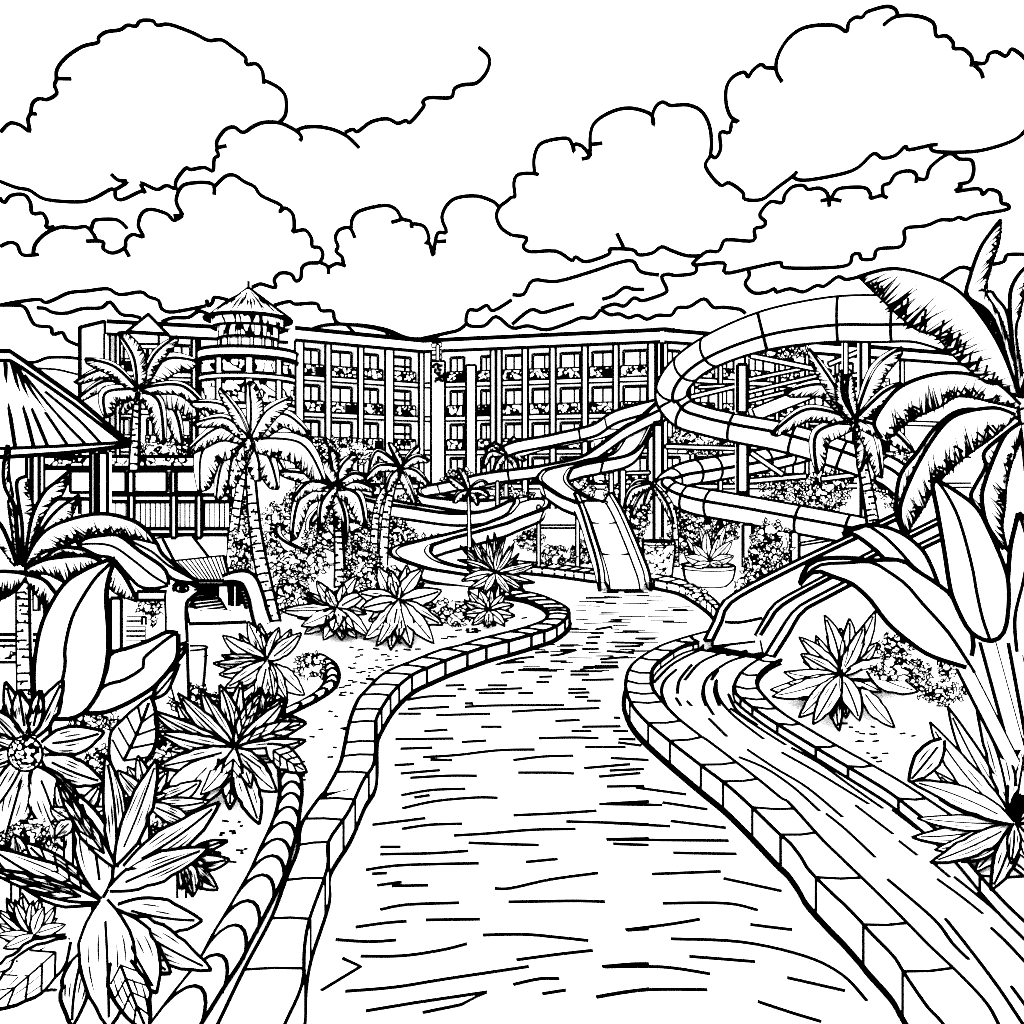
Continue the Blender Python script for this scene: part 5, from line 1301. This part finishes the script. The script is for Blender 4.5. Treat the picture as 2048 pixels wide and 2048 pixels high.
# curved smooth stem-like leaf by the loungers
t = thing("arching_stem", "thick smooth arching leaf stalk before the loungers", "leaf plant", P(533, 1245, 16.2))
mb = MB()
path = [(450, 1157, 12, 16.2), (475, 1152, 20, 16.2), (500, 1158, 30, 16.2), (515, 1190, 30, 16.2), (522, 1220, 32, 16.2), (530, 1246, 34, 16.2)]
q = smooth(path, 5); C = [P(a, b, d) for a, b, w, d in q]; R = [w / 2 * d / F for a, b, w, d in q]
mb.ring_tube(C, R, 12, 0)
U_, D_ = [], []
for i in range(len(C)):
    tt = (C[min(i + 1, len(C) - 1)] - C[max(i - 1, 0)]).normalized(); s = tt.cross(Vector((0, 1, 0))).normalized()
    U_.append(C[i] + s * R[i]); D_.append(C[i] - s * R[i])
mb.ink([p + Vector((0, -.12, 0)) for p in U_], 7); mb.ink([p + Vector((0, -.12, 0)) for p in D_], 7); mb.build("stalk", t)

# ------------------------------------------------------------------ clouds
def cloud(label, strokes, hull, d=900, c=C1, w=7.5, name="cloud"):
    """hull: outline of the cloud mass; strokes: the drawn contour lines that lie on its rim"""
    t = thing(name, label, "cloud", P(*tr(c, [hull[0]])[0], d), "clouds")
    H = tr(c, hull); cloud.n = getattr(cloud, 'n', 0) + 1; bo_ = 6 + 1.7 * cloud.n; d = 900
    mx = sum(p[0] for p in H) / len(H); my = sum(p[1] for p in H) / len(H)
    rimf = [P(mx + (x - mx) * .99, my + (y - my) * .99, d + bo_ + 10) for x, y in H]
    fr = [P(mx + (x - mx) * .86, my + (y - my) * .86, d + bo_) for x, y in H]
    bk = [P(mx + (x - mx) * .86, my + (y - my) * .86, d + bo_ + 60) for x, y in H]
    mb = MB()
    mb.strip(fr + fr[:1], rimf + rimf[:1]); mb.strip(rimf + rimf[:1], bk + bk[:1]); mb.poly(fr); mb.poly(bk)
    for st in strokes:
        mb.ink([P(x, y, d) for x, y in smooth(tr(c, st), 4)], w)
    ob = mb.build("billow", t)
    return t
def scallop(pts, amp=9, c=None):
    """turn a list of notch points into bumpy arcs between them"""
    out = []
    for a, b in zip(pts, pts[1:]):
        dx, dy = b[0] - a[0], b[1] - a[1]; L = math.hypot(dx, dy)
        nx, ny = dy / L, -dx / L
        out.append(a); out.append((a[0] + dx * .2 + nx * L * .22, a[1] + dy * .2 + ny * L * .22)); out.append((a[0] + dx * .55 + nx * L * .3, a[1] + dy * .55 + ny * L * .3)); out.append((a[0] + dx * .88 + nx * L * .16, a[1] + dy * .88 + ny * L * .16))
    out.append(pts[-1])
    return out
cl = []
s1 = [(1055, 460), (1078, 430), (1078, 365), (1050, 330), (1000, 305), (995, 315), (990, 270), (965, 240), (930, 243), (925, 215), (880, 180), (835, 150), (785, 152), (730, 125), (640, 92), (592, 95), (575, 78), (530, 78), (512, 98), (480, 95), (452, 112), (400, 120), (372, 140), (368, 160), (310, 175), (250, 215), (215, 260), (212, 300), (205, 320), (213, 352), (178, 375), (145, 372), (122, 390), (115, 425), (105, 450), (110, 495), (75, 472), (35, 465), (0, 500)]
s1b = [(0, 685), (60, 708), (110, 718), (170, 752), (290, 762), (350, 750), (415, 715), (435, 715), (480, 685), (445, 680), (420, 658)]
s1c = [(435, 722), (438, 748), (465, 752), (530, 722), (548, 728), (530, 690), (590, 715), (628, 700), (660, 712), (665, 680), (700, 635), (720, 640), (770, 632), (803, 645), (808, 600), (825, 585), (818, 560), (855, 550)]
cloud("largest billowing cloud at the upper left", [s1, s1b, s1c, [(218, 296), (268, 297)], [(112, 428), (137, 430)]], [(0, 500)] + s1[::-1][1::3] + [(1000, 470), (880, 490), (800, 600), (660, 700), (420, 715), (290, 760), (0, 690)], 900)
s2 = [(818, 560), (820, 530), (850, 490), (885, 480), (918, 500), (960, 475), (1000, 462), (1060, 465), (1120, 495), (1138, 518), (1130, 532)]
s2b = [(1120, 492), (1150, 480), (1200, 478), (1260, 490), (1310, 515), (1355, 558)]
s2c = [(1300, 500), (1330, 488), (1350, 496), (1400, 460), (1460, 448), (1500, 465), (1530, 455), (1550, 460), (1600, 400), (1595, 385), (1620, 368), (1700, 368), (1715, 335), (1745, 320), (1800, 312), (1840, 265), (1845, 215), (1805, 178)]
cloud("long thin cloud trailing up to the right from the big left one", [s2, s2b, s2c], [(818, 560), (885, 482), (1000, 465), (1180, 480), (1310, 505), (1550, 462), (1700, 372), (1840, 270), (1700, 450), (1300, 560), (1000, 590)], 920)
s3 = [(690, 812), (665, 760), (685, 705), (730, 690), (790, 690), (808, 705), (808, 735)]
s3b = [(808, 705), (850, 665), (885, 662), (920, 685), (960, 705), (985, 738), (1060, 775), (1055, 800), (1075, 785), (1105, 810), (1110, 860), (1105, 875), (1150, 868), (1175, 900), (1178, 930), (1205, 935), (1218, 960), (1205, 990), (1165, 993), (1140, 1010), (1135, 1050), (1115, 1060), (1100, 1035), (1060, 1030), (1035, 1055), (1040, 1085), (1000, 1075), (980, 1072), (950, 1085)]
s3c = [(690, 812), (655, 832), (630, 808), (570, 790), (535, 805), (522, 850), (540, 893), (500, 885), (475, 905), (470, 935), (425, 955), (390, 940), (388, 912), (325, 910)]
cloud("round topped cloud low at left standing over the round tower", [s3, s3b, s3c, [(468, 935), (488, 968)], [(655, 815), (690, 812)], [(1205, 990), (1235, 1005), (1240, 1035)], [(1240, 1010), (1270, 995), (1305, 1005)]],
      [(325, 910), (470, 930), (540, 890), (570, 792), (655, 828), (690, 700), (790, 692), (885, 665), (985, 738), (1105, 810), (1175, 900), (1215, 960), (1135, 1050), (940, 1085), (700, 1080), (420, 1000)], 880)
s4 = [(0, 745), (15, 765), (40, 738), (90, 735), (115, 765), (122, 805), (160, 805), (178, 835), (175, 858), (205, 855)]
s4b = [(0, 930), (35, 915), (65, 925), (85, 962), (145, 960)]
s4c = [(125, 962), (135, 920), (175, 880), (230, 857), (285, 860), (325, 855), (350, 880), (365, 908)]
s4d = [(345, 865), (355, 835), (380, 828), (435, 828), (460, 840), (480, 862)]
cloud("small lumpy cloud bank at the left edge", [s4, s4b, s4c, s4d], [(0, 745), (90, 738), (175, 850), (285, 858), (435, 830), (480, 865), (420, 950), (145, 962), (0, 930)], 860)
s5 = [(1295, 995), (1290, 970), (1268, 950), (1275, 930), (1265, 900), (1280, 868), (1320, 860), (1340, 898)]
s5b = [(1325, 860), (1330, 825), (1360, 795), (1450, 775), (1495, 790), (1518, 825), (1550, 835), (1555, 860), (1555, 845), (1600, 855), (1618, 900), (1605, 922), (1620, 915), (1635, 965), (1640, 930), (1652, 880), (1685, 875), (1668, 820), (1690, 770), (1730, 745), (1800, 740), (1860, 760), (1882, 782)]
cloud("double humped cloud above the middle of the hotel roof", [s5, s5b, [(1475, 840), (1515, 828)], [(1650, 912), (1685, 910)]], [(1295, 995), (1268, 920), (1325, 860), (1450, 778), (1550, 838), (1635, 960), (1670, 820), (1800, 742), (1882, 785), (1920, 880), (1700, 1050), (1400, 1050)], 890)
# right half
r1 = [(0, 740), (12, 740), (8, 690), (25, 658), (85, 655), (100, 662)]
r1b = [(85, 655), (82, 600), (100, 550), (140, 530), (205, 522), (225, 540), (235, 575), (235, 545), (265, 552), (292, 590), (262, 600)]
r1c = [(295, 590), (296, 500), (320, 455), (380, 420), (440, 408), (500, 420), (530, 440), (535, 475), (530, 440), (545, 400), (570, 385), (600, 398), (660, 395), (710, 415), (740, 460), (752, 520), (748, 585), (730, 628), (785, 698), (820, 690), (870, 725), (880, 752), (945, 752), (1000, 710), (1060, 665), (1075, 648)]
r1d = [(-118, 720), (-80, 745), (-75, 790), (-100, 745), (-150, 790), (-160, 815), (-150, 850), (-90, 890), (0, 888)]
r1e = [(-75, 745), (-40, 745), (0, 742)]
r1f = [(0, 888), (55, 898), (42, 930), (70, 950), (165, 948), (225, 983), (240, 970), (280, 988), (365, 960), (370, 940), (430, 940), (460, 945), (480, 962), (530, 955), (565, 932), (600, 945), (660, 965), (720, 965)]
cloud("broad cloud in the middle with a flat ragged base", [r1, r1b, r1c, [(0, 742), (-20, 760), (-45, 780), (-58, 815), (-40, 860), (0, 888)], r1f, [(395, 880), (425, 942)], [(296, 545), (342, 540)]],
      [(0, 742), (85, 655), (100, 550), (220, 530), (295, 590), (320, 455), (440, 410), (530, 440), (600, 398), (710, 415), (750, 520), (730, 628), (785, 698), (880, 752), (800, 910), (700, 965), (565, 935), (430, 942), (280, 985), (165, 950), (42, 930), (-50, 820)], 910, C2)
r2 = [(1020, 310), (998, 270), (1000, 220), (1030, 160), (1080, 115), (1140, 97), (1220, 97), (1262, 120), (1270, 85), (1295, 66), (1320, 66), (1340, 45), (1410, 25), (1445, 35), (1455, 58)]
r2b = [(1402, 95), (1450, 62), (1530, 60), (1590, 85), (1602, 135), (1640, 135), (1665, 160), (1668, 182), (1705, 185), (1735, 215), (1733, 250)]
r2c = [(1735, 235), (1785, 238), (1800, 205), (1830, 195), (1865, 212), (1885, 185), (1915, 200), (1940, 225)]
r2d = [(998, 256), (960, 255), (940, 243), (910, 265), (892, 290), (875, 272), (835, 290), (810, 330), (808, 390), (825, 440), (855, 460), (830, 460), (820, 500), (785, 500), (787, 560), (768, 595), (750, 585)]
r2e = [(1060, 665), (1080, 678), (1130, 678), (1250, 655), (1310, 630), (1365, 580), (1400, 597), (1450, 585), (1485, 552), (1500, 565), (1580, 548), (1605, 545)]
r2f = [(1580, 550), (1600, 572), (1740, 572), (1840, 550), (1910, 520), (1945, 480)]
cloud("huge towering cloud at the upper right", [r2, r2b, r2c, r2d, r2e, r2f, [(1745, 245), (1770, 270), (1778, 295)]],
      [(750, 590), (785, 500), (850, 460), (808, 380), (835, 290), (940, 245), (998, 250), (1030, 160), (1140, 100), (1262, 110), (1410, 28), (1590, 85), (1735, 215), (1885, 190), (1980, 230), (1960, 460), (1840, 550), (1600, 572), (1365, 585), (1250, 655), (1080, 676), (900, 750), (790, 690)], 930, C2)
r3 = [(685, 990), (735, 950), (780, 948), (800, 910), (830, 905), (912, 908), (915, 865), (950, 855), (955, 835), (935, 810), (975, 762), (1020, 765), (1030, 735), (1060, 705), (1100, 700), (1118, 715), (1160, 710), (1190, 730), (1198, 780)]
r3b = [(1165, 758), (1205, 752), (1243, 758)]
r3c = [(1205, 750), (1225, 718), (1260, 708), (1330, 708), (1352, 730), (1355, 748), (1395, 738), (1418, 748)]
r3d = [(1400, 735), (1400, 700), (1425, 690), (1450, 655), (1500, 645), (1525, 660), (1525, 690), (1530, 675), (1562, 675), (1580, 630), (1650, 580), (1690, 600), (1735, 605), (1742, 650), (1725, 685), (1685, 695), (1695, 705), (1675, 722), (1760, 712), (1778, 735), (1800, 715), (1840, 728), (1848, 765), (1870, 772), (1868, 790), (1750, 812), (1712, 828), (1685, 820), (1660, 830), (1615, 830), (1560, 852), (1485, 862), (1482, 905), (1460, 932), (1380, 940), (1365, 975), (1320, 978), (1310, 958), (1285, 962), (1270, 998), (1190, 1010), (1030, 1010), (1010, 990), (900, 1012), (805, 1030), (798, 992), (690, 1000), (685, 990)]
cloud("wide cloud shelf at right below the towering one", [r3, r3b, r3c, r3d], [(690, 990), (800, 910), (912, 905), (940, 810), (1060, 705), (1190, 735), (1330, 710), (1500, 648), (1650, 585), (1742, 620), (1840, 730), (1868, 790), (1485, 862), (1380, 940), (1190, 1010), (1010, 992), (805, 1028)], 870, C2)
r4 = [(890, 1012), (895, 1040), (880, 1072), (912, 1105), (960, 1103), (990, 1090), (1000, 1103), (1050, 1090), (1100, 1102), (1150, 1078), (1180, 1080), (1230, 1045), (1262, 1055), (1310, 1045)]
r4b = [(340, 1130), (385, 1115), (425, 1085), (460, 1092), (500, 1092)]
r4c = [(335, 1165), (385, 1148), (425, 1155), (460, 1125), (490, 1135), (530, 1125), (580, 1105), (582, 1085), (565, 1045), (590, 1035), (620, 1040), (690, 1030), (695, 1000)]
r4d = [(335, 1168), (370, 1188), (405, 1185), (440, 1200), (475, 1190), (510, 1205), (550, 1190), (600, 1190), (625, 1162), (670, 1158), (725, 1128), (760, 1160), (800, 1160), (860, 1168), (882, 1185)]
r4e = [(335, 1168), (305, 1200), (260, 1200), (210, 1220), (130, 1245), (60, 1230), (0, 1238), (-60, 1195), (-105, 1230), (-170, 1225), (-165, 1172), (-130, 1170), (-95, 1152), (-70, 1172), (0, 1130)]
r4f = [(0, 1225), (70, 1170), (115, 1180), (170, 1165), (235, 1147)]
r4g = [(0, 1112), (45, 1110), (80, 1058), (170, 1062), (310, 1022), (390, 995), (455, 985), (485, 1025), (555, 1038)]
r4h = [(-340, 1278), (-250, 1258), (-200, 1245), (-165, 1215)]
cloud("low streaky cloud bank above the right hotel wing", [r4, r4b, r4c, r4d, r4e, r4f, r4g, r4h], [(-165, 1175), (0, 1112), (80, 1060), (300, 1025), (455, 988), (690, 1030), (890, 1015), (1310, 1045), (1000, 1102), (880, 1185), (725, 1130), (500, 1200), (300, 1200), (130, 1243), (-100, 1228)], 850, C2)
r5 = [(1612, 1060), (1690, 1010), (1735, 1018)]
r5b = [(1815, 998), (1855, 988), (1870, 962), (1932, 960)]
cloud("sliver of cloud behind the upright frond at right", [r5, r5b], [(1612, 1060), (1700, 1010), (1870, 965), (1960, 960), (1960, 1060)], 940, C2)
l6 = [(0, 1152), (60, 1140), (145, 1130), (170, 1142), (205, 1130), (260, 1105), (330, 1098), (405, 1090), (450, 1112), (530, 1102), (560, 1120), (598, 1135), (610, 1165), (640, 1178), (700, 1170), (775, 1155)]
l6b = [(0, 1152), (50, 1152), (95, 1162), (130, 1225), (190, 1235), (200, 1262), (235, 1255), (255, 1285), (300, 1305)]
l6c = [(140, 1162), (170, 1165), (200, 1180), (250, 1182), (310, 1165), (380, 1162), (415, 1140), (455, 1185), (500, 1192), (530, 1200)]
l6d = [(610, 1215), (650, 1200), (710, 1198), (750, 1175), (790, 1188)]
l6e = [(1035, 1152), (1090, 1138), (1115, 1148), (1192, 1145), (1210, 1172), (1255, 1175), (1262, 1205), (1290, 1225), (1370, 1228), (1460, 1245), (1535, 1275), (1600, 1278), (1680, 1258)]
l6f = [(780, 1130), (785, 1155), (802, 1140), (810, 1122), (860, 1132)]
cloud("low ragged cloud bank behind the round tower and left hotel roof", [l6, l6b, l6c, l6d, l6e, l6f], [(0, 1152), (145, 1130), (405, 1092), (530, 1103), (610, 1165), (775, 1156), (1090, 1140), (1250, 1175), (1400, 1235), (1000, 1290), (400, 1290), (200, 1262), (95, 1165)], 840)
# distant low hill line behind the gazebo
mb = MB()
h1 = [P(x, y, 600) for x, y in smooth(tr(C3, [(215, 662), (280, 655), (360, 625), (500, 622), (615, 635)]), 4)]
mb.strip(h1, [Vector((p.x, 600, 0)) for p in h1]); mb.strip(h1, [Vector((p.x, 760, 0)) for p in h1]); mb.ink(h1, 6.5)
h2 = [P(x, y, 560) for x, y in smooth(tr(C3, [(-60, 700), (270, 705), (380, 710), (460, 720), (620, 760)]), 4)]
mb.strip(h2, [Vector((p.x, 560, 0)) for p in h2]); mb.ink(h2, 5)
struct(mb.build("hills"))
